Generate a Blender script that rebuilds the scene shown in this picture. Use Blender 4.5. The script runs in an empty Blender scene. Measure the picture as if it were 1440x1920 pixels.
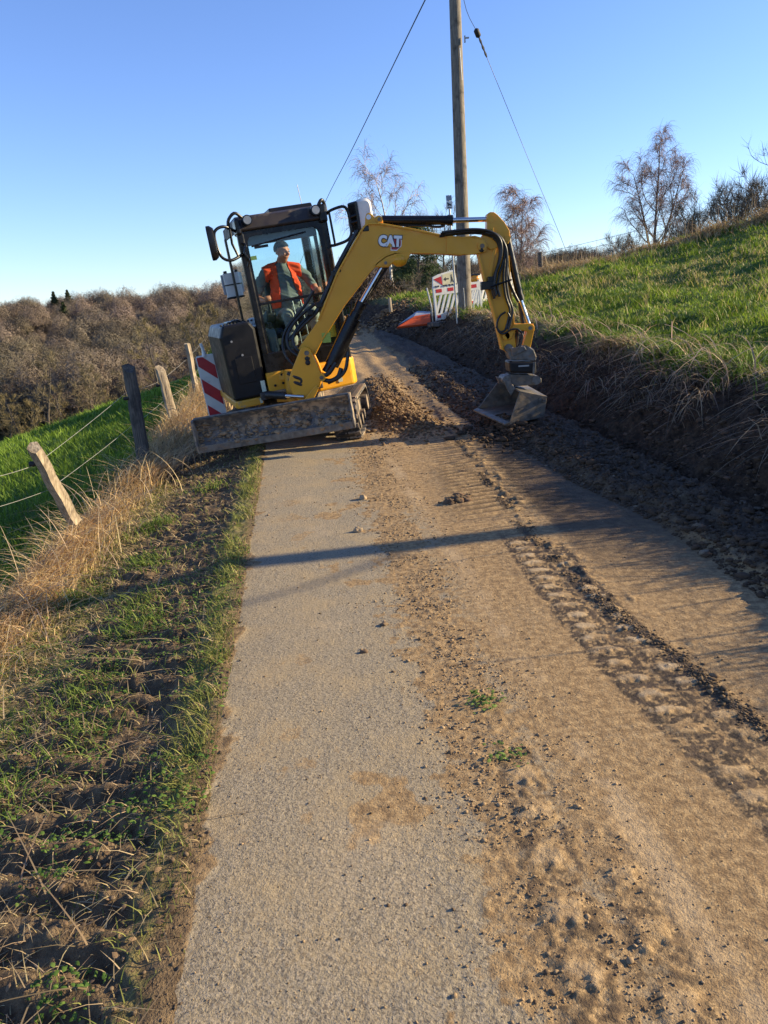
import bpy, bmesh, math, random
import numpy as np
from mathutils import Matrix, Vector, kdtree

SC = bpy.context.scene
COL = SC.collection
rad = math.radians

# ------------------------------------------------------------------ camera, sky, sun, exposure
PITCH, ROLL, FPX, EYE = 15.5, 4.0, 1420.0, 1.6
_a = rad(90 - PITCH); _t = rad(-ROLL)
RX = np.array([[1, 0, 0], [0, math.cos(_a), -math.sin(_a)], [0, math.sin(_a), math.cos(_a)]])
RZ = np.array([[math.cos(_t), -math.sin(_t), 0], [math.sin(_t), math.cos(_t), 0], [0, 0, 1]])
CAMR = RX @ RZ
cam_data = bpy.data.cameras.new('camera')
cam_data.sensor_fit = 'VERTICAL'; cam_data.sensor_height = 24.0; cam_data.lens = 24.0 * FPX / 1920.0
cam_data.clip_start = 0.05; cam_data.clip_end = 4000
cam = bpy.data.objects.new('camera', cam_data); COL.objects.link(cam)
cam.matrix_world = Matrix(CAMR.tolist()).to_4x4()
cam.location = (0, 0, EYE)
SC.camera = cam

SUN_EL, SUN_AZ = rad(20.5), rad(82.0)          # azimuth from +Y towards +X
world = bpy.data.worlds.new('World'); SC.world = world; world.use_nodes = True
nt = world.node_tree
bg = nt.nodes['Background']
sky = nt.nodes.new('ShaderNodeTexSky'); sky.sky_type = 'NISHITA'
sky.sun_disc = False; sky.sun_elevation = SUN_EL; sky.sun_rotation = SUN_AZ
sky.altitude = 200; sky.air_density = 1.0; sky.dust_density = 0.08; sky.ozone_density = 2.2
wb = nt.nodes.new('ShaderNodeMixRGB'); wb.blend_type = 'MULTIPLY'; wb.inputs[0].default_value = 1; wb.inputs[2].default_value = (.86, .97, 1.34, 1)   # the camera's cool white balance
nt.links.new(sky.outputs[0], wb.inputs[1]); nt.links.new(wb.outputs[0], bg.inputs[0]); bg.inputs[1].default_value = 0.085
sun_d = bpy.data.lights.new('sun', 'SUN'); sun_d.energy = 5.0; sun_d.angle = rad(0.53); sun_d.color = (1.0, 0.835, 0.53)
sun = bpy.data.objects.new('sun', sun_d); COL.objects.link(sun)
sd = Vector((math.sin(SUN_AZ) * math.cos(SUN_EL), math.cos(SUN_AZ) * math.cos(SUN_EL), math.sin(SUN_EL)))
sun.rotation_euler = sd.to_track_quat('Z', 'Y').to_euler(); sun.location = (30, 5, 15)
SC.view_settings.view_transform = 'Standard'; SC.view_settings.look = 'None'
SC.view_settings.gamma = 1.0; SC.view_settings.use_curve_mapping = False
SC.view_settings.exposure = 1.15
SC.cycles.max_bounces = 6; SC.cycles.transparent_max_bounces = 12

def at(u, v, y):
    """Point at distance y along the sight line measured at (u, v) on the survey photograph."""
    d = CAMR @ np.array([(u - 720) / FPX, -(v - 960) / FPX, -1.0])
    t = y / d[1]
    return np.array([0, 0, EYE]) + t * d

# ------------------------------------------------------------------ helpers
def frame(O, yaw, roll):
    y, r = rad(yaw), rad(roll)
    F = np.array([-math.sin(y), -math.cos(y), 0.]); L = np.array([math.cos(y), -math.sin(y), 0.]); U = np.array([0, 0, 1.])
    L2 = L * math.cos(r) + U * math.sin(r); U2 = U * math.cos(r) - L * math.sin(r)
    return np.array(O, float), np.array([L2, F, U2])
def to_world(fr, P):
    return fr[0] + np.asarray(P, float) @ fr[1]

def sstep(a, b, x):
    t = np.clip((np.asarray(x, float) - a) / (b - a), 0, 1); return t * t * (3 - 2 * t)
def softplus(x, k=1.0):
    x = np.asarray(x, float) / k
    return k * np.where(x > 20, x, np.log1p(np.exp(np.minimum(x, 20))))
def _hash(ix, iy, seed):
    h = (ix.astype(np.int64) * 374761393 + iy.astype(np.int64) * 668265263 + seed * 974711) & 0xFFFFFFFF
    h = ((h ^ (h >> 13)) * 1274126177) & 0xFFFFFFFF
    h = ((h ^ (h >> 15)) * 2246822519) & 0xFFFFFFFF
    return ((h ^ (h >> 16)) & 0xFFFFFF) / float(0xFFFFFF)
def vnoise(x, y, seed=0):
    x = np.asarray(x, float); y = np.asarray(y, float)
    ix = np.floor(x); iy = np.floor(y); fx = x - ix; fy = y - iy
    fx = fx * fx * (3 - 2 * fx); fy = fy * fy * (3 - 2 * fy)
    a = _hash(ix, iy, seed); b = _hash(ix + 1, iy, seed); c = _hash(ix, iy + 1, seed); d = _hash(ix + 1, iy + 1, seed)
    return (a * (1 - fx) + b * fx) * (1 - fy) + (c * (1 - fx) + d * fx) * fy
def fbm(x, y, seed=0, oct=4, gain=0.5):
    s = 0; amp = 1; tot = 0
    for o in range(oct):
        s = s + amp * vnoise(np.asarray(x) * 2 ** o + 17.3 * o, np.asarray(y) * 2 ** o + 9.1 * o, seed + o); tot += amp; amp *= gain
    return s / tot

class MB:
    """Collects shapes and links them as ONE mesh object."""
    def __init__(s): s.v = []; s.f = []; s.m = []; s.n = 0
    def add(s, v, f, m=0):
        v = np.asarray(v, float).reshape(-1, 3); s.v.append(v); k = s.n
        s.f += [tuple(i + k for i in q) for q in f]; s.m += [m] * len(f); s.n += len(v)
    def box(s, lo, hi, m=0, R=None, c=None):
        (x0, y0, z0), (x1, y1, z1) = lo, hi
        v = np.array([(x0, y0, z0), (x1, y0, z0), (x1, y1, z0), (x0, y1, z0), (x0, y0, z1), (x1, y0, z1), (x1, y1, z1), (x0, y1, z1)], float)
        if R is not None: v = v @ np.asarray(R).T
        if c is not None: v = v + np.asarray(c)
        s.add(v, [(0, 3, 2, 1), (4, 5, 6, 7), (0, 1, 5, 4), (1, 2, 6, 5), (2, 3, 7, 6), (3, 0, 4, 7)], m)
    def prism(s, pts, lo, hi, ax=1, m=0):
        """polygon in the two other axes, extruded along ax"""
        pts = [tuple(p) for p in pts]; n = len(pts)
        def mk(p, h):
            q = list(p); q.insert(ax, h); return q
        area = sum(pts[i][0] * pts[(i + 1) % n][1] - pts[(i + 1) % n][0] * pts[i][1] for i in range(n))
        if (area < 0) != (ax == 1): pts = pts[::-1]
        v = [mk(p, lo) for p in pts] + [mk(p, hi) for p in pts]
        s.add(v, [tuple(range(n))[::-1], tuple(range(n, 2 * n))] + [(i, (i + 1) % n, (i + 1) % n + n, i + n) for i in range(n)], m)
    def tube(s, P, r, k=8, m=0, cap=True, flat=None):
        P = np.asarray(P, float); n = len(P); r = np.broadcast_to(np.asarray(r, float), (n,))
        T = np.gradient(P, axis=0); T /= np.linalg.norm(T, axis=1)[:, None] + 1e-12
        up = np.array([0, 0, 1.]) if abs(T[0][2]) < .9 else np.array([1., 0, 0])
        A = np.cross(T[0], up); A /= np.linalg.norm(A); V = []
        for i in range(n):
            A = A - T[i] * (A @ T[i]); A /= np.linalg.norm(A) + 1e-12; B = np.cross(T[i], A)
            for j in range(k):
                t = 2 * math.pi * j / k
                V.append(P[i] + r[i] * (math.cos(t) * A + math.sin(t) * B * (flat or 1)))
        f = [(i * k + j, i * k + (j + 1) % k, (i + 1) * k + (j + 1) % k, (i + 1) * k + j) for i in range(n - 1) for j in range(k)]
        if cap: f += [tuple(range(k))[::-1], tuple(range((n - 1) * k, n * k))]
        s.add(V, f, m)
    def cyl(s, a, b, r, k=16, m=0): s.tube([a, b], r, k, m)
    def ball(s, c, r, m=0, nu=12, nv=8):
        r = np.broadcast_to(np.asarray(r, float), (3,)); V = [(0, 0, 1)]
        for i in range(1, nv):
            for j in range(nu):
                th = math.pi * i / nv; ph = 2 * math.pi * j / nu; V.append((math.sin(th) * math.cos(ph), math.sin(th) * math.sin(ph), math.cos(th)))
        V.append((0, 0, -1)); V = np.array(V) * r + np.asarray(c, float)
        f = [(0, 1 + j, 1 + (j + 1) % nu) for j in range(nu)]
        f += [(1 + i * nu + j, 1 + (i + 1) * nu + j, 1 + (i + 1) * nu + (j + 1) % nu, 1 + i * nu + (j + 1) % nu) for i in range(nv - 2) for j in range(nu)]
        e = 1 + (nv - 1) * nu; f += [(e, e - nu + (j + 1) % nu, e - nu + j) for j in range(nu)]
        s.add(V, f, m)
    def build(s, name, mats, parent=None, fr=None, bevel=0, smooth=None, rot=None):
        V = np.concatenate(s.v) if s.v else np.zeros((0, 3))
        if fr is not None: V = to_world(fr, V)
        r = parent
        off = np.zeros(3)
        while r is not None: off += np.array(r.location); r = r.parent
        V = V - off
        me = bpy.data.meshes.new(name); me.from_pydata(V.tolist(), [], s.f)
        if not isinstance(mats, (list, tuple)): mats = [mats]
        for m in mats: me.materials.append(m)
        if len(mats) > 1: me.polygons.foreach_set('material_index', np.array(s.m, np.int32))
        if smooth is not None:
            me.polygons.foreach_set('use_smooth', np.ones(len(me.polygons), bool)); me.set_sharp_from_angle(angle=rad(smooth))
        me.update()
        o = bpy.data.objects.new(name, me); COL.objects.link(o); o.parent = parent
        if bevel:
            b = o.modifiers.new('bevel', 'BEVEL'); b.width = bevel; b.segments = 2; b.limit_method = 'ANGLE'; b.angle_limit = rad(40); b.harden_normals = False
        return o

def tag(o, label=None, cat=None, group=None, kind=None):
    if label: o['label'] = label
    if cat: o['category'] = cat
    if group: o['group'] = group
    if kind: o['kind'] = kind
    return o
def empty(name, loc, label, cat, group=None):
    o = bpy.data.objects.new(name, None); COL.objects.link(o); o.location = tuple(float(q) for q in loc); o.empty_display_size = .2
    return tag(o, label, cat, group)
def spline(P, n=24):
    P = np.asarray(P, float); Q = np.vstack([2 * P[0] - P[1], P, 2 * P[-1] - P[-2]]); out = []
    m = len(P) - 1
    for q in np.linspace(0, m - 1e-9, n):
        i = int(q); t = q - i; a, b, c, d = Q[i:i + 4]
        out.append(.5 * (2 * b + (c - a) * t + (2 * a - 5 * b + 4 * c - d) * t * t + (3 * b - a - 3 * c + d) * t ** 3))
    return np.array(out)
def fast_mesh(name, V, F, mats, cols=None, attrs=None, smooth=False, parent=None, mi=None):
    """V (n,3), F (m,k) with k = 3 or 4, numpy only"""
    me = bpy.data.meshes.new(name); V = np.ascontiguousarray(V, np.float32); F = np.ascontiguousarray(F, np.int32)
    m, k = F.shape
    me.vertices.add(len(V)); me.vertices.foreach_set('co', V.ravel())
    me.loops.add(m * k); me.loops.foreach_set('vertex_index', F.ravel())
    me.polygons.add(m); me.polygons.foreach_set('loop_start', np.arange(0, m * k, k, dtype=np.int32))
    if smooth: me.polygons.foreach_set('use_smooth', np.ones(m, bool))
    if not isinstance(mats, (list, tuple)): mats = [mats]
    for q in mats: me.materials.append(q)
    if mi is not None: me.polygons.foreach_set('material_index', np.asarray(mi, np.int32))
    me.update(calc_edges=True)
    if cols is not None:
        a = me.attributes.new('Col', 'FLOAT_COLOR', 'POINT'); c = np.ones((len(V), 4), np.float32); c[:, :3] = cols; a.data.foreach_set('color', c.ravel())
    for nme, val in (attrs or {}).items():
        a = me.attributes.new(nme, 'FLOAT', 'POINT'); a.data.foreach_set('value', np.ascontiguousarray(val, np.float32).ravel())
    o = bpy.data.objects.new(name, me); COL.objects.link(o)
    if parent is not None: o.parent = parent
    return o

# ------------------------------------------------------------------ materials
class NT:
    def __init__(s, name):
        s.m = bpy.data.materials.new(name); s.m.use_nodes = True; s.t = s.m.node_tree; s.b = s.t.nodes['Principled BSDF']
        s.co = s.t.nodes.new('ShaderNodeTexCoord').outputs['Object']
    def n(s, typ, **kw):
        q = s.t.nodes.new('ShaderNode' + typ)
        for k, v in kw.items(): setattr(q, k, v)
        return q
    def put(s, sock, val):
        if isinstance(val, bpy.types.NodeSocket): s.t.links.new(val, sock)
        else:
            if isinstance(val, (tuple, list)) and len(val) == 3 and sock.type == 'RGBA': val = (*val, 1)
            sock.default_value = val
    def noise(s, scale, detail=4, rough=.55, co=None):
        q = s.n('TexNoise'); q.inputs['Scale'].default_value = scale; q.inputs['Detail'].default_value = detail; q.inputs['Roughness'].default_value = rough
        s.t.links.new(co or s.co, q.inputs['Vector']); return q.outputs['Fac']
    def voro(s, scale, feat='F1', out='Distance', co=None):
        q = s.n('TexVoronoi', feature=feat); q.inputs['Scale'].default_value = scale; s.t.links.new(co or s.co, q.inputs['Vector']); return q.outputs[out]
    def ramp(s, fac, a, b, lo=0., hi=1.):
        q = s.n('MapRange', interpolation_type='SMOOTHSTEP'); s.put(q.inputs[0], fac)
        q.inputs[1].default_value = a; q.inputs[2].default_value = b; q.inputs[3].default_value = lo; q.inputs[4].default_value = hi; return q.outputs[0]
    def mix(s, fac, a, b, blend='MIX'):
        q = s.n('MixRGB', blend_type=blend); s.put(q.inputs[0], fac); s.put(q.inputs[1], a); s.put(q.inputs[2], b); return q.outputs[0]
    def math(s, op, a, b=0.):
        q = s.n('Math', operation=op); s.put(q.inputs[0], a); s.put(q.inputs[1], b); return q.outputs[0]
    def attr(s, name, out='Fac'):
        q = s.n('Attribute', attribute_name=name); return q.outputs[out]
    def bump(s, h, strength, dist=.01):
        q = s.n('Bump'); q.inputs['Strength'].default_value = strength; q.inputs['Distance'].default_value = dist; s.put(q.inputs['Height'], h)
        s.t.links.new(q.outputs[0], s.b.inputs['Normal']); return q
    def out(s, col=None, rough=None, metal=None, spec=None):
        if col is not None: s.put(s.b.inputs['Base Color'], col)
        if rough is not None: s.put(s.b.inputs['Roughness'], rough)
        if metal is not None: s.put(s.b.inputs['Metallic'], metal)
        if spec is not None: s.put(s.b.inputs['Specular IOR Level'], spec)
        return s.m
def mat(name, base, rough=.5, metal=0., var=.25, scale=6., bump=0., bscale=60., dirt=None, spec=.5):
    s = NT(name); base = np.array(base, float)
    c = s.mix(s.ramp(s.noise(scale), .3, .7), tuple(base * (1 - var)), tuple(np.minimum(base * (1 + var), 1)))
    r = s.ramp(s.noise(scale * 2.3), .3, .7, max(rough - .1, .02), min(rough + .1, 1))
    if dirt:
        dc, lo, sc = dirt
        k = s.ramp(s.noise(sc, 6, .65), lo, lo + .16)
        c = s.mix(k, c, tuple(dc)); r = s.mix(k, r, (.9, .9, .9))
    if bump: s.bump(s.noise(bscale, 5), bump, .004)
    return s.out(c, r, metal, spec)

MUD = (.30, .20, .12)
M = {}
M['yellow'] = mat('yellow_paint', (.70, .325, .014), .38, var=.05, scale=3, dirt=((.40, .27, .13), .66, 5), bump=.05, bscale=90)
M['yellow_dirty'] = mat('dirty_yellow_paint', (.62, .29, .018), .45, var=.08, scale=4, dirt=((.36, .25, .14), .55, 9))
M['black'] = mat('black_cab_paint', (.008, .0075, .008), .30, var=.25, scale=5, dirt=((.05, .038, .028), .68, 7), spec=.35)
M['hood'] = mat('dark_hood_plastic', (.010, .009, .009), .42, var=.2, scale=4, dirt=((.045, .034, .026), .62, 8), bump=.12, bscale=300, spec=.3)
M['roof'] = mat('dusty_roof_paint', (.030, .020, .016), .55, var=.2, scale=4, dirt=((.12, .09, .065), .52, 6))
M['rubber'] = mat('black_rubber', (.02, .019, .018), .7, var=.3, scale=20)
M['hose'] = mat('hydraulic_hose_rubber', (.016, .015, .014), .42, var=.3, scale=30, dirt=((.12, .09, .06), .6, 14))
M['chrome'] = mat('chrome_rod', (.62, .60, .58), .16, 1.0, var=.05)
M['steel'] = mat('worn_steel', (.16, .145, .125), .5, .55, var=.35, scale=14, bump=.25, bscale=90, dirt=(MUD, .52, 8))
M['blade'] = mat('muddy_blade_steel', (.115, .10, .085), .6, .1, var=.35, scale=16, bump=.4, bscale=70, dirt=((.40, .29, .18), .46, 9))
M['undercarriage'] = mat('muddy_undercarriage', (.06, .05, .042), .8, .1, var=.4, scale=12, bump=.4, bscale=60, dirt=((.30, .22, .145), .45, 7))
M['track'] = mat('muddy_track_rubber', (.045, .04, .035), .8, 0, var=.3, scale=10, bump=.4, bscale=70, dirt=((.33, .25, .17), .46, 9))
M['bucketsteel'] = mat('bucket_steel', (.12, .105, .085), .55, .35, var=.35, scale=12, bump=.3, bscale=70, dirt=((.25, .18, .11), .5, 8))
M['white'] = mat('white_plastic', (.74, .72, .66), .45, var=.08, scale=7, dirt=((.42, .36, .27), .62, 8))
M['sticker'] = mat('pale_sticker', (.62, .66, .50), .5, var=.12, scale=60)
M['yellowsticker'] = mat('yellow_sticker', (.75, .70, .08), .5, var=.1, scale=60)
M['greensticker'] = mat('green_sticker', (.30, .40, .06), .5, var=.2, scale=80)
M['red'] = mat('red_reflective', (.50, .028, .035), .4, var=.12, scale=9, dirt=((.30, .18, .12), .68, 9))
M['orange'] = mat('orange_red_plastic', (.70, .10, .02), .45, var=.1, scale=8)
M['lens'] = mat('orange_lamp_lens', (.85, .30, .02), .2, var=.1, scale=20)
M['greypanel'] = mat('grey_sign_back', (.24, .26, .30), .5, .2, var=.12, scale=6)
M['galv'] = mat('galvanised_steel', (.34, .34, .33), .45, .6, var=.15, scale=12)
M['darkrubber'] = mat('recycled_foot_rubber', (.05, .046, .042), .85, var=.3, scale=20, dirt=(MUD, .5, 8))
M['seat'] = mat('black_seat_vinyl', (.03, .03, .034), .55, var=.2, scale=12)
M['interior'] = mat('grey_cab_plastic', (.10, .115, .115), .6, var=.15, scale=8)
M['lever'] = mat('grey_lever_steel', (.20, .20, .20), .35, .5, var=.1)
M['wire'] = mat('grey_wire', (.11, .11, .115), .5, .3, var=.2)
M['cable'] = mat('dark_cable', (.04, .04, .045), .6, var=.2)
M['fencewire'] = mat('white_fence_wire', (.34, .33, .30), .5, var=.2)
M['ink'] = mat('dark_print', (.03, .03, .035), .5, var=.1)
M['cream'] = mat('cream_print', (.72, .65, .42), .5, var=.1)
M['logored'] = mat('logo_red', (.40, .02, .025), .4, var=.05)
M['logowhite'] = mat('logo_white', (.80, .79, .76), .4, var=.03)

def glass():
    s = NT('tinted_cab_glass'); t = s.t
    tr = s.n('BsdfTransparent'); gl = s.n('BsdfGlossy'); mx = s.n('MixShader'); fr = s.n('LayerWeight')
    tr.inputs[0].default_value = (.87, .945, .955, 1); gl.inputs[0].default_value = (.9, .95, 1, 1); gl.inputs['Roughness'].default_value = .03
    fr.inputs['Blend'].default_value = .12
    s.put(mx.inputs[0], s.ramp(fr.outputs['Fresnel'], 0, 1, .024, .9)); t.links.new(tr.outputs[0], mx.inputs[1]); t.links.new(gl.outputs[0], mx.inputs[2])
    t.links.new(mx.outputs[0], t.nodes['Material Output'].inputs[0]); return s.m
M['glass'] = glass()
def wood(name, a, b):
    s = NT(name)
    mp = s.n('Mapping'); mp.inputs['Scale'].default_value = (1, 1, .06); s.t.links.new(s.co, mp.inputs[0])
    g = s.noise(70, 5, .6, mp.outputs[0]); c = s.mix(s.ramp(g, .3, .7), a, b)
    c = s.mix(s.ramp(s.noise(5), .5, .75), c, tuple(np.array(a) * .6)); s.bump(g, .5, .012)
    return s.out(c, .85)
M['post'] = wood('weathered_post_wood', (.20, .15, .10), (.46, .37, .26))
M['darkpost'] = wood('dark_post_wood', (.045, .038, .032), (.15, .125, .10))
M['pole'] = wood('utility_pole_wood', (.10, .082, .062), (.27, .225, .17))
def leafmat(name, trans=.35, rough=.6):
    s = NT(name); t = s.t
    c = s.attr('Col', 'Color'); df = s.n('BsdfTranslucent'); t.links.new(c, df.inputs[0]); s.out(c, rough, spec=.25)
    mx = s.n('MixShader'); mx.inputs[0].default_value = trans
    t.links.new(s.b.outputs[0], mx.inputs[1]); t.links.new(df.outputs[0], mx.inputs[2]); t.links.new(mx.outputs[0], t.nodes['Material Output'].inputs[0])
    return s.m
M['leaf'] = leafmat('grass_blade')
M['dry'] = leafmat('dry_stalk', .25, .7)
M['twig'] = leafmat('twig_bark', .0, .8)
M['clod'] = (lambda s: s.out(s.mix(s.ramp(s.noise(90), .3, .7), s.attr('Col', 'Color'), s.mix(.5, s.attr('Col', 'Color'), (.10, .07, .045))), .95, spec=.2))(NT('soil_clod'))

# ------------------------------------------------------------------ terrain
def bend(y): y = np.asarray(y, float); return .004 * np.clip(y - 12, 0, 14) ** 2 - .16 * softplus(y - 27, 1.5)
def zr(y):
    y = np.asarray(y, float); yy = 29 - softplus(29 - y, 1.2)
    return .052 * softplus(yy - 9.5, 1.0) - .02 * softplus(y - 33, 1.5)
def xe(y): y = np.asarray(y, float); return -.46 - .103 * y - bend(y)
def xf(y): y = np.asarray(y, float); return -2.05 - .095 * y - bend(y)
_k = [-6, -2, 5, 9, 13, 17, 22, 30, 60, 200]
def smooth_interp(y, k, v):
    y = np.asarray(y, float); return (np.interp(y - .8, k, v) + np.interp(y, k, v) + np.interp(y + .8, k, v)) / 3
def xt(y): return smooth_interp(y, _k, [2.8, 2.7, 2.5, 2.25, 1.9, 1.4, .6, -1.5, -12, -60])
def xl(y): return smooth_interp(y, [-6, -2, 5, 7, 12, 15, 19, 24, 30, 60, 200], [4.1, 4.0, 3.8, 3.6, 3.4, 3.15, 2.3, 1.6, .2, -8, -55])

def h0(x, y):
    x = np.asarray(x, float); y = np.asarray(y, float)
    z = zr(y); a, b, e, f = xt(y), xl(y), xe(y), xf(y)
    # right bank, meadow, crest
    t = np.clip((x - a) / (b - a), 0, 1)
    bank = .72 * (t * t * (3 - 2 * t) * .55 + .45 * t)
    dx = np.maximum(0, x - b)
    mead = .11 * dx + .0075 * np.minimum(dx, 12) ** 2 + .1 * np.maximum(0, dx - 12)
    mead = np.minimum(mead, 7 + 0 * mead)
    yc = 26 - .6 * (x - 5.5)
    drop = np.where(x > b, .17 * softplus(y - yc, .8), 0) * sstep(0, 2, dx)
    zright = bank + mead - np.minimum(drop, 6) - .05 * np.exp(-((x - a) / .25) ** 2)
    # left verge and falling meadow
    d = np.maximum(0, e - x); d2 = np.maximum(0, f - x)
    q = np.minimum(d2, 14); left = -.15 * np.minimum(d, e - f) - .22 * (1 - np.exp(-d2 / .8)) - .125 * q - .0085 * q ** 2 - .40 * np.maximum(0, d2 - 14) - .6 * zr(y) * sstep(0, 3.5, d2) - 1.1 * softplus(zr(y) - .22, .08) * sstep(-.3, .9, xf(y) - x)
    z = z + np.where(x > a, zright, 0) + left
    z = z - .12 * softplus(y - 66, 4)
    z = np.where(z < -10, -10 - 7 * np.tanh((-10 - z) / 7), z)
    hill = 17.5 * sstep(125, 310, y + .12 * x) * (1 + .16 * np.sin(x * .013 + 1.2) + .08 * np.sin(x * .031))
    return z + hill * sstep(-900, -500, x)

def yarr(y0, y1, k, pre=()):
    n = int(math.log(y1 / y0) / k); return np.concatenate([np.asarray(pre, float), y0 * np.exp(np.linspace(0, math.log(y1 / y0), n + 1))])
def sheet(name, X, Y, Z, m, attrs=None, kind='structure', smooth=True):
    r, c = X.shape; i = np.arange(r * c).reshape(r, c)
    F = np.stack([i[:-1, :-1].ravel(), i[:-1, 1:].ravel(), i[1:, 1:].ravel(), i[1:, :-1].ravel()], 1)
    o = fast_mesh(name, np.stack([X.ravel(), Y.ravel(), Z.ravel()], 1), F, m, attrs={k: v.ravel() for k, v in (attrs or {}).items()}, smooth=smooth)
    if kind: o['kind'] = kind
    return o

# lines along the road (x as a function of y)
def x_strip(y): return .52 - .078 * y
def x_prints(y): return np.interp(y, [1, 2.08, 3.06, 4, 6, 8, 12], [1.26, 1.13, .97, .90, .85, .80, .6])
def x_berm(y): return np.interp(y, [.8, 1.6, 2.41, 3.1, 3.85, 4.61, 6, 8, 12], [1.8, 1.5, 1.33, 1.23, 1.07, .98, .93, .89, .8])
def x_dirt(y): return np.interp(y, [.8, 3.8, 5, 6.3, 8, 9.5, 12, 16, 22], [2.25, 2.02, 2.0, 1.75, 1.55, 1.3, 1.0, .7, 0])   # left edge of the dug soil

def road_detail(x, y):
    e, a = xe(y), xt(y)
    n1 = fbm(x * 3, y * 3, 1, 4); n2 = fbm(x * 14, y * 14, 5, 3); n3 = fbm(x * 45, y * 45, 9, 3); n4 = vnoise(x * 110, y * 110, 12)
    z = .012 * (fbm(x * 1.2, y * .7, 21, 3) - .5) + .0016 * (n4 - .5) + .003 * (n3 - .5)
    soil = np.zeros_like(x); damp = np.zeros_like(x); pale = np.zeros_like(x)
    # mud crumbs spread over the carriageway
    soil = np.maximum(soil, .75 * sstep(.60, .72, fbm(x * 5, y * 4, 31, 5)) * sstep(-.9, .3, x + .1 * y))
    # the rubble strip between the wheel paths
    ms = np.exp(-((x - x_strip(y)) / np.where(x < x_strip(y), .22, .17)) ** 2)
    rub = sstep(.40, .62, ms * .5 + .55 * n2)
    z += ms * (.003 * sstep(.5, .8, n2) + .003 * sstep(.5, .75, n3))
    soil = np.maximum(soil, rub * (.6 + .4 * sstep(.4, .6, n3)))
    # broad dusty right half
    right = sstep(-.15, .35, x - x_strip(y))
    soil = np.maximum(soil, right * (.80 + .5 * (n1 - .5)))
    # pale wheel path
    xp = .90 - .103 * y
    pale = np.maximum(pale, .62 * np.exp(-((x - xp) / .10) ** 2) * sstep(.15, .65, n1 * .5 + n2 * .3 + n3 * .2))
    pale = np.maximum(pale, .45 * np.exp(-((x - (xe(y) + .55)) / .3) ** 2) * sstep(.4, .7, n1))
    # prints of tyre lugs in the mud
    for xc, w, hw, y0, y1, per, sh in ((x_prints(y), .075, .05, 1.2, 5.2, .135, 0), (x_prints(y) + .19, .06, .05, 2.2, 5.0, .135, .06), (.40 + .02 * (y - 1.4), .07, .06, 1.0, 2.75, .2, 0), (.60 + .02 * (y - 1.4), .06, .06, 1.0, 2.2, .2, .1)):
        wob = .018 * (n2 - .5)
        py = ((y + sh + 1.2 * (x - xc) ** 2 / .08 * .25 + wob) / per) % 1.0
        lug = sstep(1.05, .5, np.abs(x - xc + wob) / w + .8 * (n3 - .5)) * sstep(0, .2, py + .3 * (n3 - .5)) * sstep(.70, .45, py + .3 * (n3 - .5)) * sstep(y0, y0 + .15, y) * sstep(y1, y1 - .5, y) * sstep(.22, .42, fbm(x * 4, y * 4, 60, 3))
        band = sstep(1.7, 1.1, np.abs(x - xc) / w) * sstep(y0, y0 + .15, y) * sstep(y1, y1 - .5, y)
        z += lug * .007 + band * .004 * (n3 - .5); soil = np.maximum(soil, np.maximum(lug * .95, band * .5)); pale = np.maximum(pale, lug * np.where(y > 2.6, .80, .50) * (.5 + .5 * sstep(.3, .6, n2)))
        damp = np.maximum(damp, band * (1 - lug) * np.where(xc < .7, .55, .95) * sstep(.30, .58, .6 * n3 + .4 * n4))
    # crawler tread ribs across the right lane
    zone = sstep(4.9, 5.8, y) * sstep(9.6, 8.2, y) * sstep(.42, .62, x) * sstep(1.62, 1.35, x)
    ph = (y + .28 * np.abs(x - .98) + .05 * (n1 - .5)) / .115
    rib = .5 + .5 * np.sin(2 * math.pi * ph)
    z += zone * (.020 * rib * sstep(.25, .5, fbm(x * 3, y * 3, 71, 3))); soil = np.maximum(soil, zone * .95)
    damp = np.maximum(damp, zone * (.15 + .5 * (1 - rib)))
    # second faint crawler trail, left of it
    zone = sstep(5.2, 6.2, y) * sstep(9.2, 8.4, y) * sstep(-.12, -.02, x) * sstep(.36, .22, x)
    z += zone * .007 * (.5 + .5 * np.sin(2 * math.pi * (y / .115 + .3 * x))); soil = np.maximum(soil, zone * .7)
    # ridge of loose crumbs
    mb = np.exp(-((x - x_berm(y) - .03 * (n1 - .5)) / .035) ** 2)
    mb = mb * sstep(.30, .55, fbm(x * 3.3, y * 3.3, 65, 3)); z += mb * (.002 + .012 * n2) * sstep(8, 5.5, y); soil = np.maximum(soil, mb); damp = np.maximum(damp, mb * .8)
    side = sstep(0, .03, x - x_berm(y)) * sstep(.28, .05, x - x_berm(y)) * sstep(3.6, 4.4, y + 6 * (n1 - .5))
    z += side * .02 * sstep(.5, .8, n2); damp = np.maximum(damp, side * .5 * n2)
    # wet scraped lane beside the ditch
    lane = sstep(.0, .15, x - x_berm(y) - .12)
    damp = np.maximum(damp, lane * (.22 + .45 * sstep(3.2, 5.5, y)))
    soil = np.maximum(soil, lane * (.78 + .5 * (n1 - .4)))
    pale = np.maximum(pale, lane * .4 * sstep(.5, .7, n2) * sstep(4, 3, y))
    # dug soil
    dg = sstep(-.12, .18, x - x_dirt(y) + .35 * (n1 - .5))
    z += dg * (.02 + .085 * fbm(x * 4, y * 4, 41, 4) + .07 * (n2 - .4) + .035 * (n3 - .3) + .010 * n4) * sstep(.1, .5, dg)
    soil = np.maximum(soil, dg); damp = np.maximum(damp, dg * .95); pale *= 1 - dg
    flat = np.exp(-((x - 2.2) / .14) ** 2) * sstep(3.6, 4.2, y) * sstep(8, 6.5, y) * sstep(.4, .55, n1)
    z -= flat * .03; damp = damp * (1 - .35 * flat); pale = np.maximum(pale, .3 * flat)
    # beyond the machine everything is mud
    far = sstep(9.1, 10.8, y + 1.5 * (n1 - .5))
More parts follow.
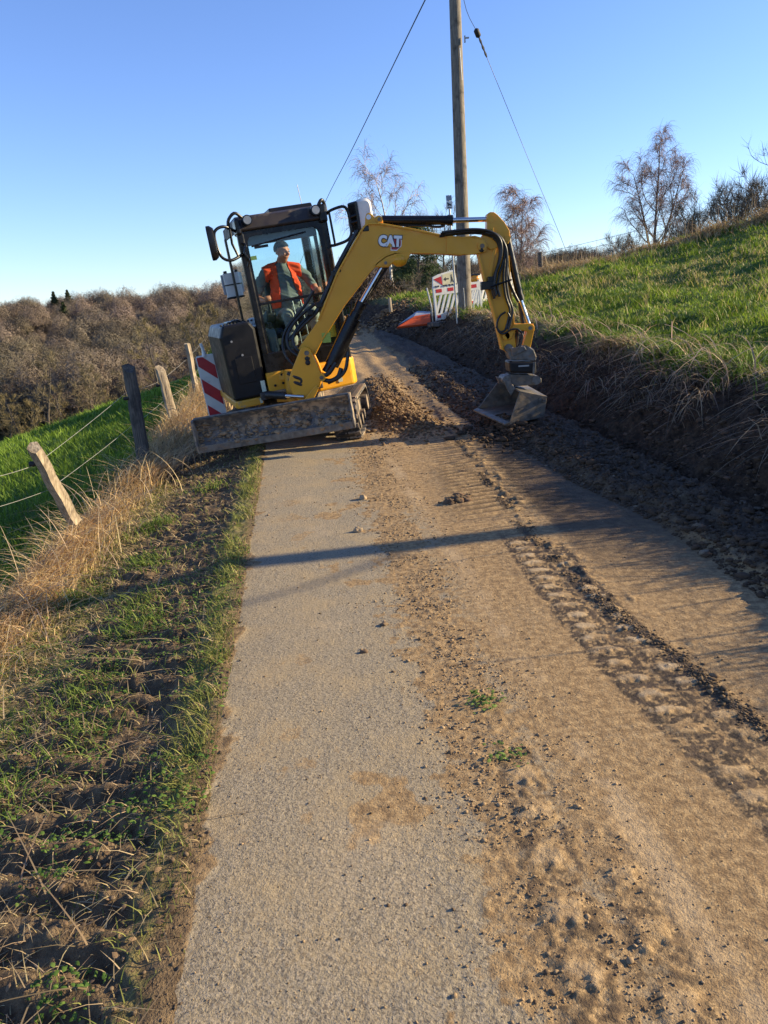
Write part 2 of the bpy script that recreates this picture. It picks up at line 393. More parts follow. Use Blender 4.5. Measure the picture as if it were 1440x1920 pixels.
    soil = np.maximum(soil, far * .92); pale = np.maximum(pale, far * .3 * sstep(.45, .6, n1))
    damp = np.maximum(damp, far * .35 * sstep(-.3, .6, x))
    ruts = .5 + .5 * np.sin(2 * math.pi * ((x + .09 * y) / .42 + .4 * n1))
    z += far * (.05 * (fbm(x * 2.0, y * 1.2, 77, 4) - .5) - .03 * ruts)
    # heap of dug soil beside the crawler
    hp = .15 * np.exp(-((x - .22 - .02 * (y - 10)) / .26) ** 2 - ((y - 10.6) / 1.0) ** 2) + .12 * np.exp(-((x - .05) / .3) ** 2 - ((y - 12.6) / 1.3) ** 2) + .10 * np.exp(-((x - .5) / .22) ** 2 - ((y - 9.6) / .35) ** 2)
    hp = hp + .32 * np.exp(-((x + 1.0) / .5) ** 2 - ((y - 25.5) / 1.3) ** 2) + .1 * np.exp(-((x - .2) / .9) ** 2 - ((y - 24.5) / .8) ** 2)
    hk = sstep(.02, .06, hp); z += hp * (.55 + .9 * fbm(x * 5, y * 5, 55, 4)) + hk * (.08 * (n2 - .4) + .06 * (n3 - .4) + .015 * n4)
    soil = np.maximum(soil, hk); damp = np.maximum(damp * (1 - .6 * hk), hk * .55)
    # crumbling edges
    ed = sstep(.06, .0, x - e - .34 * (fbm(x * 6, y * 6, 88, 4) - .52)); soil = np.maximum(soil, ed * .75); damp = np.maximum(damp, ed * .45 * sstep(.35, .6, n2))
    z += ed * .015 * (n2 - .3)
    return z, np.clip(soil, 0, 1), np.clip(damp, 0, 1), np.clip(pale, 0, 1)

def road_mat():
    s = NT('dusty_asphalt_and_mud'); so, da, pa = s.attr('soil'), s.attr('damp'), s.attr('pale')
    grit = s.noise(210, 3, .6); grit2 = s.noise(75, 3, .6); big = s.noise(3.1, 5, .6)
    v = s.voro(170, 'F1', 'Color'); sep = s.n('SeparateColor'); s.t.links.new(v, sep.inputs[0])
    asph = s.mix(s.ramp(grit2, .35, .65), (.222, .178, .118), (.305, .246, .166))
    asph = s.mix(s.ramp(sep.outputs[0], .55, .95, 0, .6), asph, (.37, .30, .215))
    asph = s.mix(s.ramp(sep.outputs[1], .72, .95, 0, .75), asph, (.115, .09, .066))
    asph = s.mix(s.ramp(big, .4, .72, 0, .55), asph, (.36, .26, .14))
    dry = s.mix(s.ramp(s.noise(26, 6, .65), .35, .68), (.215, .135, .066), (.47, .315, .155))
    dry = s.mix(s.ramp(grit, .42, .62, 0, .55), dry, (.15, .095, .048)); dry = s.mix(s.ramp(s.noise(95, 4, .7), .56, .68, 0, .6), dry, (.12, .078, .042))
    wet = s.mix(s.ramp(s.noise(18, 6, .65), .35, .7), (.036, .024, .015), (.105, .068, .041))  # damp soil tone, darkened further to deepen the shade over the dug ground
    mud = s.mix(s.ramp(s.math('ADD', da, s.math('MULTIPLY', s.math('SUBTRACT', s.noise(9, 5), .5), .5)), .15, .8), dry, wet)
    k = s.ramp(s.math('ADD', so, s.math('MULTIPLY', s.math('SUBTRACT', s.noise(34, 5, .7), .5), .9)), .32, .72)
    c = s.mix(k, asph, mud)
    c = s.mix(s.ramp(s.math('ADD', pa, s.math('MULTIPLY', s.math('SUBTRACT', grit2, .5), .5)), .2, 1.0, 0, .75), c, (.50, .375, .235))
    h = s.math('ADD', s.math('MULTIPLY', grit, .5), s.math('ADD', s.math('MULTIPLY', grit2, .9), s.math('MULTIPLY', sep.outputs[0], .35)))
    s.bump(h, .8, .006)
    return s.out(c, s.ramp(da, 0, 1, .92, .78), spec=.25)
M['road'] = road_mat()
def earth_mat(name, soil_a, soil_b, veg_a, veg_b):
    s = NT(name); g = s.attr('veg')
    c0 = s.mix(s.ramp(s.noise(16, 6, .65), .35, .7), soil_a, soil_b); c1 = s.mix(s.ramp(s.noise(7, 6, .7), .35, .68), veg_a, veg_b)
    k = s.ramp(s.math('ADD', g, s.math('MULTIPLY', s.math('SUBTRACT', s.noise(22, 5, .7), .5), .8)), .3, .75)
    s.bump(s.math('ADD', s.noise(40, 5, .7), s.noise(140, 3)), .9, .012)
    return s.out(s.mix(k, c0, c1), .95, spec=.15)
M['verge'] = earth_mat('verge_earth', (.085, .058, .036), (.21, .145, .082), (.11, .12, .035), (.30, .24, .10))
M['bank'] = earth_mat('cut_bank_earth', (.030, .019, .013), (.090, .056, .034), (.07, .09, .025), (.17, .13, .07))  # shade partly put into these earth tones, making the cut face darker
M['meadow'] = earth_mat('meadow_ground', (.05, .045, .02), (.09, .075, .035), (.05, .095, .018), (.10, .15, .03))
M['ground'] = earth_mat('valley_ground', (.06, .055, .03), (.11, .09, .05), (.07, .08, .03), (.12, .10, .05))

pre = np.array([-6, -4, -2, -1, -.2, .3, .6])
# road
Y = yarr(.85, 13.5, .0043, pre); U = np.linspace(0, 1, 400)
yy, uu = np.meshgrid(Y, U, indexing='ij'); X = xe(yy) + uu * (xt(yy) + .05 - xe(yy))
ragged = (.11 * (fbm(yy * 2.3, yy * 0 + 3.3, 151, 3) - .5) + .05 * (fbm(yy * 9, yy * 0 + 7.7, 155, 3) - .5)) * np.exp(-uu / .03) - .07 * np.exp(-uu / .03)
X = X + ragged
zd, so, da, pa = road_detail(X, yy); zd = zd - .018 * np.exp(-(X - ragged - xe(yy)) / .03)
sheet('road', X, yy, h0(X, yy) + zd, M['road'], dict(soil=so, damp=da, pale=pa))
Y = yarr(13.5, 62, .011); U = np.linspace(0, 1, 150)
yy, uu = np.meshgrid(Y, U, indexing='ij'); X = xe(yy) + uu * (xt(yy) + .05 - xe(yy))
zd, so, da, pa = road_detail(X, yy)
sheet('road', X, yy, h0(X, yy) + zd, M['road'], dict(soil=so, damp=da, pale=pa))
def zroad(x, y): return h0(x, y) + road_detail(np.atleast_1d(np.asarray(x, float)), np.atleast_1d(np.asarray(y, float)))[0]

# verge
def verge_detail(x, y):
    d = xe(y) - x; n1 = fbm(x * 3, y * 3, 101, 4); n2 = fbm(x * 12, y * 12, 105, 4); n3 = vnoise(x * 45, y * 45, 109)
    z = .06 * (fbm(x * 1.7, y * 1.7, 120, 4) - .5) + .05 * (n2 - .5) + .012 * (n3 - .5)
    tr = sstep(.10, .2, d) * sstep(1.0, .8, d) * sstep(9, 7.5, y)
    ph = (y + .35 * (x + .1 * y) + .08 * (n1 - .5)) / .17
    z += tr * .036 * (sstep(.1, .4, ph % 1) * sstep(.95, .65, ph % 1) - .5) * sstep(.3, .55, fbm(x * 2.5, y * 2.5, 131, 3))
    z = z * sstep(-.04, .12, d) - .045 * sstep(-.02, -.1, d) + .014 * sstep(-.03, .05, d) * sstep(.3, .1, d)
    veg = np.clip(.25 + .7 * sstep(.75, 1.2, d + .5 * (n1 - .5)) + .5 * np.exp(-((d - .1) / .09) ** 2) - .25 * sstep(3.0, 1.6, y), 0, 1)
    z += .07 * sstep(1.3, 1.7, d) * fbm(x * 2, y * 2, 141, 3)
    return z, veg
Y = np.concatenate([yarr(.85, 14, .0065, pre), np.linspace(14, 40, 90)[1:]]); U = np.linspace(0, 1, 200)
yy, uu = np.meshgrid(Y, U, indexing='ij'); X = xe(yy) + .12 - uu * (xe(yy) + .12 - xf(yy) + .35)
zd, vg = verge_detail(X, yy)
sheet('verge', X, yy, h0(X, yy) + zd, M['verge'], dict(veg=vg))
def zverge(x, y): return h0(x, y) + verge_detail(np.asarray(x, float), np.asarray(y, float))[0]
# bank
def bank_detail(x, y):
    a, b = xt(y), xl(y); t = (x - a) / (b - a)
    n1 = fbm(x * 2, y * 2, 201, 4); n2 = fbm(x * 7, y * 7, 205, 4); n3 = fbm(x * 24, y * 24, 209, 3)
    k = sstep(-.1, .15, t) * sstep(1.15, .9, t)
    z = k * (.22 * (n1 - .5) + .17 * (n2 - .5) + .08 * (n3 - .5)) + .05 * sstep(.8, 1.0, t) * sstep(1.3, 1.05, t) * n2
    z += (1 - k) * .05 * (n2 - .5) - .03 * sstep(.02, -.08, t)
    z = z * sstep(-.1, .03, t) + (1 - sstep(-.1, .03, t)) * (-.06)
    veg = np.clip(.75 * sstep(.55, .95, t + .5 * (n1 - .5)) + .5 * sstep(.9, 1.1, t), 0, 1)
    return z, veg
Y = yarr(1.2, 30, .007, pre); U = np.linspace(-.08, 1.12, 170)
yy, uu = np.meshgrid(Y, U, indexing='ij'); X = xt(yy) + uu * (xl(yy) - xt(yy))
zd, vg = bank_detail(X, yy)
sheet('bank', X, yy, h0(X, yy) + zd, M['bank'], dict(veg=vg))
def zbank(x, y): return h0(x, y) + bank_detail(np.asarray(x, float), np.asarray(y, float))[0]
# meadows
def mead_detail(x, y): return .30 * (fbm(x * .9, y * .9, 301, 3) - .5) + .16 * (fbm(x * 2.6, y * 2.6, 305, 3) - .5)
Y = yarr(1.5, 60, .012, np.concatenate([[-30, -18, -10], pre])); U = np.linspace(0, 1, 140) ** 1.7
yy, uu = np.meshgrid(Y, U, indexing='ij'); X = xl(yy) - .02 + uu * 48
sheet('meadow', X, yy, h0(X, yy) + mead_detail(X, yy) * sstep(0, .6, X - xl(yy)) - .03, M['meadow'], dict(veg=np.clip(.3 + fbm(X, yy, 311, 3), 0, 1)))
def zmead(x, y): return h0(x, y) + mead_detail(x, y) * sstep(0, .6, x - xl(y)) - .03
Y = yarr(1.5, 70, .012, np.concatenate([[-30, -18, -10], pre])); U = np.linspace(0, 1, 130) ** 1.6
yy, uu = np.meshgrid(Y, U, indexing='ij'); X = xf(yy) - .25 - uu * 60
sheet('meadow', X, yy, h0(X, yy) + mead_detail(X, yy) * .8 * sstep(0, .6, xf(yy) - X) - .03, M['meadow'], dict(veg=np.clip(.45 + fbm(X, yy, 311, 3), 0, 1)))
def zmeadl(x, y): return h0(x, y) + mead_detail(x, y) * .8 * sstep(0, .6, xf(y) - x) - .03
# everything farther off: one sheet to the horizon
gx = np.concatenate([[-4000, -2500, -1600, -1100], np.arange(-800, -80, 16), np.arange(-80, 80.1, 4), np.arange(96, 800, 16), [1100, 1600, 2500, 4000]])
gy = np.concatenate([[-3000, -1500, -700, -300, -150], np.arange(-80, 100, 4), np.arange(100, 520, 10), [600, 800, 1200, 1800, 2600, 3800]])
yy, X = np.meshgrid(gy, gx, indexing='ij')
inn = sstep(-70, -56, X) * sstep(60, 44, X) * sstep(-36, -24, yy) * sstep(70, 54, yy)
Zg = h0(X, yy) - .45 * inn - .1
Zg = np.where(np.abs(X) > 850, -2 + 0 * Zg, Zg); Zg = np.where((yy < -200) | (yy > 560), 0 * Zg - 2 + sstep(560, 1200, yy) * 6, Zg)
sheet('ground', X, yy, Zg, M['ground'], dict(veg=np.clip(.4 + .6 * fbm(X * .05, yy * .05, 320, 3), 0, 1)))

# ------------------------------------------------------------------ the mini excavator
FU = frame((-1.25, 9.9, .03), -17, 6)        # upper structure: (a to the picture's right, b forward, c up)
FL = frame((-1.02, 9.9, -.06), 4, 6)          # undercarriage
EX = empty('mini_excavator', to_world(FL, (0, 0, 0)), 'yellow and black mini excavator with its boom swung out over the road', 'excavator')

def bx(mb, a0, a1, b0, b1, c0, c1, m=0): mb.box((a0, b0, c0), (a1, b1, c1), m)
def quadprism(mb, P, nrm, th, m=0):
    """planar polygon P (n,3) thickened by th along nrm"""
    P = np.asarray(P, float); n = len(P); Q = P + np.asarray(nrm, float) * th
    mb.add(np.vstack([P, Q]), [tuple(range(n)), tuple(range(n, 2 * n))[::-1]] + [(i, i + n, (i + 1) % n + n, (i + 1) % n) for i in range(n)], m)

# --- undercarriage
mb = MB(); bx(mb, -.55, .55, -.55, .6, .22, .44); bx(mb, -.35, .35, -.4, .4, .44, .60)
for s in (-1, 1):
    bx(mb, s * .56 - .10, s * .56 + .10, -.85, .85, .17, .35); bx(mb, s * .735 - .06, s * .735 + .06, -.80, .80, .15, .33)
mb.build('track_frame', M['undercarriage'], EX, FL, bevel=.012)
mb = MB(); mb.cyl((0, 0, .58), (0, 0, .68), .40, 40); mb.cyl((0, 0, .60), (0, 0, .63), .44, 40)
mb.build('swing_ring', M['undercarriage'], EX, FL, smooth=35)

def track_path(n):
    """closed loop (b, c) of the belt's outer line, clockwise seen from the side"""
    L = 1.42; R = .235; cen = .245; pts = []
    per = 2 * L + 2 * math.pi * R
    for k in range(n):
        s = per * k / n
        if s < L: b, c, t = -L / 2 + s, cen + R, 0
        elif s < L + math.pi * R: q = (s - L) / R; b, c, t = L / 2 + R * math.sin(q), cen + R * math.cos(q), -q
        elif s < 2 * L + math.pi * R: q = s - L - math.pi * R; b, c, t = L / 2 - q, cen - R, -math.pi
        else: q = (s - 2 * L - math.pi * R) / R; b, c, t = -L / 2 - R * math.sin(q), cen - R * math.cos(q), -math.pi - q
        pts.append((b, c, t))
    return pts
pad_me = None
for s in (-1, 1):
    ac = s * .735; hw = .155
    mb = MB(); pp = track_path(96); V = []; n = len(pp)
    for b, c, t in pp:
        ni, nb = -.022, 0
        db, dc = math.sin(-t) * 1, math.cos(-t)
        for a in (-hw, hw):
            V.append((ac + a, b, c)); V.append((ac + a, b - .025 * math.sin(-t), c - .025 * math.cos(t)))
    f = []
    for i in range(n):
        j = (i + 1) % n; A, B = 4 * i, 4 * j
        f += [(A, A + 2, B + 2, B), (A + 1, B + 1, B + 3, A + 3), (A, B, B + 1, A + 1), (A + 2, A + 3, B + 3, B + 2)]
    mb.add(V, f)
    tr = mb.build('rubber_track', M['track'], EX, FL, smooth=30)
    # lugs, one object each, sharing one mesh
    for b, c, t in track_path(42):
        if pad_me is None:
            q = MB(); q.box((-.15, -.026, -.004), (-.006, .026, .024)); q.box((.006, -.030, -.004), (.15, .022, .024))
            po = q.build('track_lug', M['track'], None, bevel=.006); pad_me = po.data
        else: po = bpy.data.objects.new('track_lug', pad_me); COL.objects.link(po)
        po.parent = tr
        nb, nc = math.sin(-t), math.cos(t); tb, tc = math.cos(t), math.sin(t)
        A = FL[1]
        X_, Y_, Z_ = A[0], A[1] * tb + A[2] * tc, A[1] * nb + A[2] * nc
        w = to_world(FL, (ac, b, c)) - np.array(EX.location)
        mw = Matrix.Identity(4)
        for r in range(3): mw[r][0], mw[r][1], mw[r][2], mw[r][3] = X_[r], Y_[r], Z_[r], w[r]
        po.matrix_local = mw
    mb = MB()
    mb.cyl((ac - .07, .71, .245), (ac + .07, .71, .245), .205, 28); mb.cyl((ac - .11, .71, .245), (ac + .15, .71, .245), .07, 16)
    mb.build('idler_wheel', M['undercarriage'], EX, FL, smooth=35)
    mb = MB()
    teeth = [(-.71 + (.20 if i % 2 else .17) * math.cos(math.pi * i / 13), .245 + (.20 if i % 2 else .17) * math.sin(math.pi * i / 13)) for i in range(26)]
    mb.prism(teeth, ac - .03, ac + .03, 0); mb.cyl((ac - .12, -.71, .245), (ac + .15, -.71, .245), .11, 20)
    mb.build('drive_sprocket', M['undercarriage'], EX, FL, smooth=35)
    for b in (-.36, 0, .36):
        mb = MB(); mb.cyl((ac - .12, b, .13), (ac + .12, b, .13), .075, 18); mb.build('track_roller', M['undercarriage'], EX, FL, smooth=35)

# --- dozer blade with its arms
mb = MB()
for s in (-1, 1):
    mb.prism([(.55, .36), (.62, .24), (1.42, .32), (1.42, .46)], s * .38 - .045, s * .38 + .045, 0)
mb.cyl((0, .62, .40), (0, 1.42, .46), .04, 14)
mb.build('blade_arm', M['undercarriage'], EX, FL, bevel=.008)
prof = []
for k in range(9):
    q = k / 8; prof.append((1.40 + .085 * (2 * q - 1) ** 2 - .02 * q, .30 + .31 * q))
back = [(b - .022, c) for b, c in prof[::-1]]
mb = MB(); mb.prism(prof + back, -.885, .885, 0)
BL = mb.build('dozer_blade', M['blade'], EX, FL, smooth=30)
mb = MB(); mb.box((-.885, 1.485, .24), (.885, 1.505, .32)); mb.build('cutting_edge', M['steel'], BL, FL, bevel=.004)
for s in (-1, 1):
    mb = MB(); mb.prism([(1.38, .28), (1.50, .24), (1.525, .33), (1.505, .61), (1.38, .63)], s * .897 - .012, s * .897 + .012, 0)
    mb.build('end_plate', M['blade'], BL, FL, bevel=.004)
mb = MB(); mb.cyl((-.885, 1.415, .62), (.885, 1.415, .62), .016, 10); mb.build('top_rail', M['steel'], BL, FL, smooth=40)
rng = np.random.default_rng(5); ico = bmesh.new(); bmesh.ops.create_icosphere(ico, subdivisions=1, radius=1)
ICO_V = np.array([v.co[:] for v in ico.verts]); ICO_F = np.array([[v.index for v in f.verts] for f in ico.faces]); ico.free()
ico = bmesh.new(); bmesh.ops.create_icosphere(ico, subdivisions=2, radius=1)
ICO2_V = np.array([v.co[:] for v in ico.verts]); ICO2_F = np.array([[v.index for v in f.verts] for f in ico.faces]); ico.free()
def clods(name, pos, size, col, seed=0, flat=.58, fine=False, kind='stuff', parent=None, m=None):
    r = np.random.default_rng(seed); n = len(pos); TV, TF = (ICO2_V, ICO2_F) if fine else (ICO_V, ICO_F); k = len(TV)
    J = 1 + .40 * (r.random((n, k)) - .5) * 2
    sc = np.asarray(size)[:, None] * np.stack([.7 + .6 * r.random(n), .7 + .6 * r.random(n), flat * (.6 + .7 * r.random(n))], 1)
    an = r.random(n) * 6.283; ca, sa = np.cos(an), np.sin(an)
    V = TV[None] * J[..., None] + .36 * (r.random((n, k, 3)) - .5); t = (r.random((n, 1)) - .5) * 1.0
    V = np.stack([V[..., 0], V[..., 1] * np.cos(t) - V[..., 2] * np.sin(t), V[..., 1] * np.sin(t) + V[..., 2] * np.cos(t)], -1) * sc[:, None, :]
    V = np.stack([V[..., 0] * ca[:, None] - V[..., 1] * sa[:, None], V[..., 0] * sa[:, None] + V[..., 1] * ca[:, None], V[..., 2]], -1) + np.asarray(pos)[:, None, :]
    F = (TF[None] + (np.arange(n) * k)[:, None, None]).reshape(-1, 3)
    o = fast_mesh(name, V.reshape(-1, 3), F, m or M['clod'], cols=np.repeat(np.asarray(col), k, 0), parent=parent)
    if parent is not None:
        q = np.array(parent.location); p = parent.parent
        while p is not None: q = q + np.array(p.location); p = p.parent
        o.location = tuple(-q)
    if kind: o['kind'] = kind
    return o
n = 420; a = rng.uniform(-.87, .87, n); q = np.clip(rng.beta(1.4, 2.6, n) + .12 * np.sin(a * 7), 0, .8)
pos = to_world(FL, np.stack([a, 1.405 + .085 * (2 * q - 1) ** 2 - .02 * q, .30 + .31 * q], 1))
cc = np.array([.34, .225, .125]) * rng.uniform(.7, 1.25, (n, 1))
clods('caked_mud', pos, rng.gamma(2, .0065, n) + .004, cc, 3, parent=BL)

# --- upper structure: chassis, hood, rear
mb = MB(); bx(mb, -.55, .88, -.95, .70, .60, .70); bx(mb, -.30, .45, .55, .90, .58, .66); mb.build('deck_frame', M['undercarriage'], EX, FU, bevel=.01)
# yellow skirt, right corner in the picture
mb = MB(); mb.prism([(.36, .84), (.42, .86), (.86, .80), (.93, .70), (.93, -.60), (.50, -1.0), (.36, -1.0)], .535, .865, 2)
sk = mb.build('side_skirt', M['yellow'], EX, FU, bevel=.025)
mb = MB(); mb.box((.66, .832, .60), (.715, .838, .665)); mb.build('safety_label', M['sticker'], sk, FU)
mb = MB(); mb.prism([(-.60, .74), (-.56, .80), (-.27, .80), (-.27, -.9), (-.60, -.9)], .525, .615, 2); mb.build('skirt_strip', M['yellow_dirty'], EX, FU, bevel=.015)
mb = MB(); mb.box((-.315, .803, .545), (-.285, .807, .60)); mb.build('safety_label', M['sticker'], EX, FU)
# front plate with its bolts
mb = MB(); mb.box((-.19, .80, .645), (.03, .86, .875)); fp = mb.build('mounting_plate', M['yellow'], EX, FU, bevel=.01)
for a_, c_ in ((-.11, .72), (-.01, .73), (-.01, .83)):
    q = MB(); q.cyl((a_, .855, c_), (a_, .872, c_), .016, 6); q.build('bolt', M['black'], fp, FU)
mb = MB(); mb.box((-.265, .80, .67), (-.215, .806, .80)); mb.build('safety_label', M['sticker'], EX, FU)
mb = MB(); mb.prism([(-.60, .62), (-.615, 1.36), (-.60, 1.395), (-.56, 1.49), (-.24, 1.49), (-.19, 1.40), (-.20, .62)], -.62, .78, 1)
hd = mb.build('tank_cover', M['hood'], EX, FU, bevel=.03)
mb = MB(); mb.box((-.50, .778, .80), (-.30, .788, 1.10)); mb.build('inset_panel', M['hood'], hd, FU, bevel=.006)
for a_, c_ in ((-.49, 1.30), (-.40, 1.13)):
    q = MB(); q.cyl((a_, .775, c_), (a_, .792, c_), .013, 10); q.build('bolt', M['galv'], hd, FU)
mb = MB(); mb.box((-.47, .2, 1.488), (-.30, .55, 1.515)); mb.cyl((-.385, .66, 1.48), (-.385, .66, 1.53), .05, 20); mb.build('filler_lid', M['black'], hd, FU, bevel=.012)
mb = MB()
for k in range(10): mb.ball((-.56 + .04 * k, .70, 1.492), (.016, .02, .012), 0, 8, 5)
mb.build('bump_strip', M['rubber'], hd, FU)
# counterweight
arc = [(-.60, -.50), (-.58, -.80), (-.40, -1.02), (0, -1.12), (.45, -1.10), (.78, -.95), (.92, -.65), (.92, -.50)]
mb = MB(); mb.prism(arc, .60, 1.42, 2); mb.build('counterweight', M['hood'], EX, FU, bevel=.03)

# --- cab
CB = empty('cab', EX.location, None, None); CB.parent = EX; CB.location = (0, 0, 0)
def cabp(name, mb, m, **k): return mb.build(name, m, CB, FU, **k)
FRT, BAK = .75, -.45
mb = MB(); mb.prism([(-.165, .70), (.90, .70), (.90, 1.04), (-.165, 1.10)], FRT - .06, FRT, 1); cabp('front_panel', mb, M['black'], bevel=.015)
mb = MB(); bx(mb, -.165, .90, BAK, FRT, .68, .76); cabp('floor', mb, M['black'], bevel=.01)
for nm, a0, a1 in (('front_pillar', -.165, -.085), ('front_pillar', .82, .90)):
    mb = MB(); mb.box((a0, FRT - .085, .95), (a1, FRT, 2.50)); cabp(nm, mb, M['black'], bevel=.02)
for a0, a1 in ((-.165, -.085), (.82, .90)):
    mb = MB(); mb.box((a0, BAK, .76), (a1, BAK + .08, 2.50)); cabp('rear_pillar', mb, M['black'], bevel=.02)
mb = MB(); bx(mb, -.085, .82, BAK, BAK + .05, .76, 1.50); cabp('rear_wall', mb, M['interior'], bevel=.01)
mb = MB(); bx(mb, -.165, -.115, BAK + .08, FRT - .085, .76, 1.42); bx(mb, .85, .90, BAK + .08, FRT - .085, .76, 1.20); cabp('side_wall', mb, M['black'], bevel=.01)
# left door (picture right): its frame
mb = MB(); bx(mb, .855, .895, .10, .15, 1.2, 2.48); bx(mb, .855, .905, BAK + .08, FRT - .085, 1.2, 1.25); bx(mb, .86, .905, .2, .28, 1.45, 1.6); cabp('door_frame', mb, M['black'], bevel=.01)
mb = MB()
for a_ in (.86, .885): mb.tube([(a_, .45, 1.15), (a_ + .03, .45, 1.25), (a_ + .03, .45, 2.0), (a_, .45, 2.1)], .013, 8)
cabp('grab_rail', mb, M['black'], smooth=50)
# front window surround with round corners
def rrect(x0, x1, z0, z1, r, n=6):
    o = []
    for cx, cz, a0 in ((x1 - r, z1 - r, 0), (x0 + r, z1 - r, 90), (x0 + r, z0 + r, 180), (x1 - r, z0 + r, 270)):
        for k in range(n + 1): t = rad(a0 + 90 * k / n); o.append((cx + r * math.cos(t), cz + r * math.sin(t)))
    return o
def ring(mb, outer, inner, lo, hi, ax=1, m=0):
    n = len(outer)
    def mk(p, h): q = list(p); q.insert(ax, h); return q
    V = [mk(p, lo) for p in outer] + [mk(p, lo) for p in inner] + [mk(p, hi) for p in outer] + [mk(p, hi) for p in inner]; f = []
    for i in range(n):
        j = (i + 1) % n
        f += [(i, j, n + j, n + i), (2 * n + i, 3 * n + i, 3 * n + j, 2 * n + j), (i, 2 * n + i, 2 * n + j, j), (n + i, n + j, 3 * n + j, 3 * n + i)]
    mb.add(V, f, m)
mb = MB(); ring(mb, rrect(-.092, .828, 1.02, 2.45, .01), rrect(-.065, .775, 1.08, 2.395, .075), FRT - .045, FRT - .006); cabp('window_frame', mb, M['black'])
mb = MB(); mb.box((-.07, FRT - .035, 1.635), (.80, FRT - .002, 1.665)); cabp('window_bar', mb, M['black'], bevel=.006)
mb = MB(); mb.box((-.07, FRT - .030, 1.66), (.79, FRT - .024, 2.41)); cabp('front_window', mb, M['glass'])
mb = MB(); mb.box((-.07, FRT - .024, 1.06), (.80, FRT - .018, 1.64)); cabp('lower_front_window', mb, M['glass'])
mb = MB(); mb.box((-.09, BAK + .01, 1.50), (.82, BAK + .016, 2.44)); rw = cabp('rear_window', mb, M['glass'])
mb = MB(); mb.box((.10, BAK + .017, 2.19), (.20, BAK + .022, 2.24)); mb.build('window_label', M['greensticker'], rw, FU)
mb = MB(); mb.box((-.150, BAK + .08, 1.42), (-.144, FRT - .085, 2.46)); cabp('side_window', mb, M['glass'])
mb = MB(); mb.box((.875, BAK + .08, 1.25), (.881, FRT - .085, 2.46)); cabp('door_window', mb, M['glass'])
# roof
mb = MB(); mb.prism([(FRT + .01, 2.455), (FRT + .025, 2.48), (FRT - .03, 2.60), (FRT - .10, 2.625), (BAK - .02, 2.60), (BAK - .06, 2.46)], -.15, .86, 0); cabp('roof', mb, M['roof'], bevel=.02)
mb = MB(); mb.prism([(.52, 2.62), (.46, 2.685), (-.25, 2.675), (-.33, 2.60)], .30, .82, 0); cabp('roof_hatch', mb, M['hood'], bevel=.012)
for q_ in ((-.17, -.11, .55, .80, 2.42, 2.60), (.80, .90, .55, .80, 2.42, 2.62)):
    mb = MB(); bx(mb, *q_); cabp('roof_corner', mb, M['black'], bevel=.025)
for a_, c_ in ((-.03, 2.562), (.765, 2.56)):
    mb = MB(); mb.cyl((a_, .74, c_), (a_, .83, c_), .056, 24); wl = cabp('work_light', mb, M['black'], smooth=35)
    q = MB(); q.cyl((a_, .828, c_), (a_, .836, c_), .044, 24); q.build('lens', M['galv'], wl, FU, smooth=35)
mb = MB(); mb.tube(spline([(.80, .76, 2.58), (.86, .78, 2.66), (.91, .70, 2.62), (.92, .68, 2.50)], 12), .02, 8); cabp('light_cable', mb, M['hose'], smooth=50); mb = MB(); mb.tube(spline([(-.06, .70, 2.60), (-.14, .74, 2.66), (-.22, .72, 2.60), (-.24, .70, 2.50)], 12), .018, 8)
cabp('light_cable', mb, M['hose'], smooth=50)
mb = MB(); mb.tube([(.82, 0, 2.60), (.80, 0, 2.95)], .004, 5); cabp('aerial', mb, M['black'])
mb = MB(); mb.tube(spline([(-.13, .77, 2.34), (-.10, .79, 2.30), (-.13, .79, 2.22), (-.10, .79, 2.15), (-.12, .77, 2.08)], 16), .014, 6); mb.box((-.14, .745, 2.20), (-.09, .775, 2.30)); cabp('wiper_motor', mb, M['black'], smooth=40)
mb = MB(); mb.tube([(-.03, FRT - .005, 2.285), (.25, FRT, 2.315), (.62, FRT - .005, 2.352)], .010, 6); mb.box((0.0, FRT - .012, 2.255), (.16, FRT - .004, 2.285)); cabp('wiper', mb, M['black'])
# sun blind behind the glass at the top
mb = MB(); bx(mb, -.06, .77, .60, .66, 2.30, 2.44); cabp('header_panel', mb, M['interior'], bevel=.01)
# mirrors
mb = MB(); mb.tube(spline([(-.15, .72, 2.46), (-.30, .82, 2.53), (-.415, .86, 2.49), (-.43, .86, 2.36), (-.40, .86, 2.22), (-.30, .84, 2.17), (-.14, .74, 2.22)], 30), .017, 8); mb.tube([(-.24, .80, 2.50), (-.245, .79, 2.34), (-.20, .78, 2.19)], .014, 8)
cabp('mirror_bracket', mb, M['black'], smooth=50)
def mirror(c, ax_a, ax_b, w, h, th, front, backm):
    mb = MB(); R = np.array([ax_a, ax_b, (0, 0, 1)]).T
    ol = rrect(-w / 2, w / 2, -h / 2, h / 2, min(w, h) * .35, 5); n = len(ol)
    def ringv(sc, d): return [np.array(c) + R @ np.array((p[0] * sc, d, p[1] * sc)) for p in ol]
    V = ringv(1, th / 2) + ringv(1, 0) + ringv(.85, -th / 2); 
    f = [tuple(range(n)), tuple(range(2 * n, 3 * n))[::-1]] + [(i, i + n, (i + 1) % n + n, (i + 1) % n) for i in range(n)] + [(i + n, i + 2 * n, (i + 1) % n + 2 * n, (i + 1) % n + n) for i in range(n)]
    mb.add(V, f, 0); mb.m = [1] + [0] * (len(f) - 1)
    return mb.build('mirror', [backm, front], CB, FU, smooth=40)
t = rad(101); mirror((-.465, .87, 2.375), (math.cos(t), math.sin(t), 0), (-math.sin(t), math.cos(t), 0), .22, .36, .07, M['chrome'], M['black'])
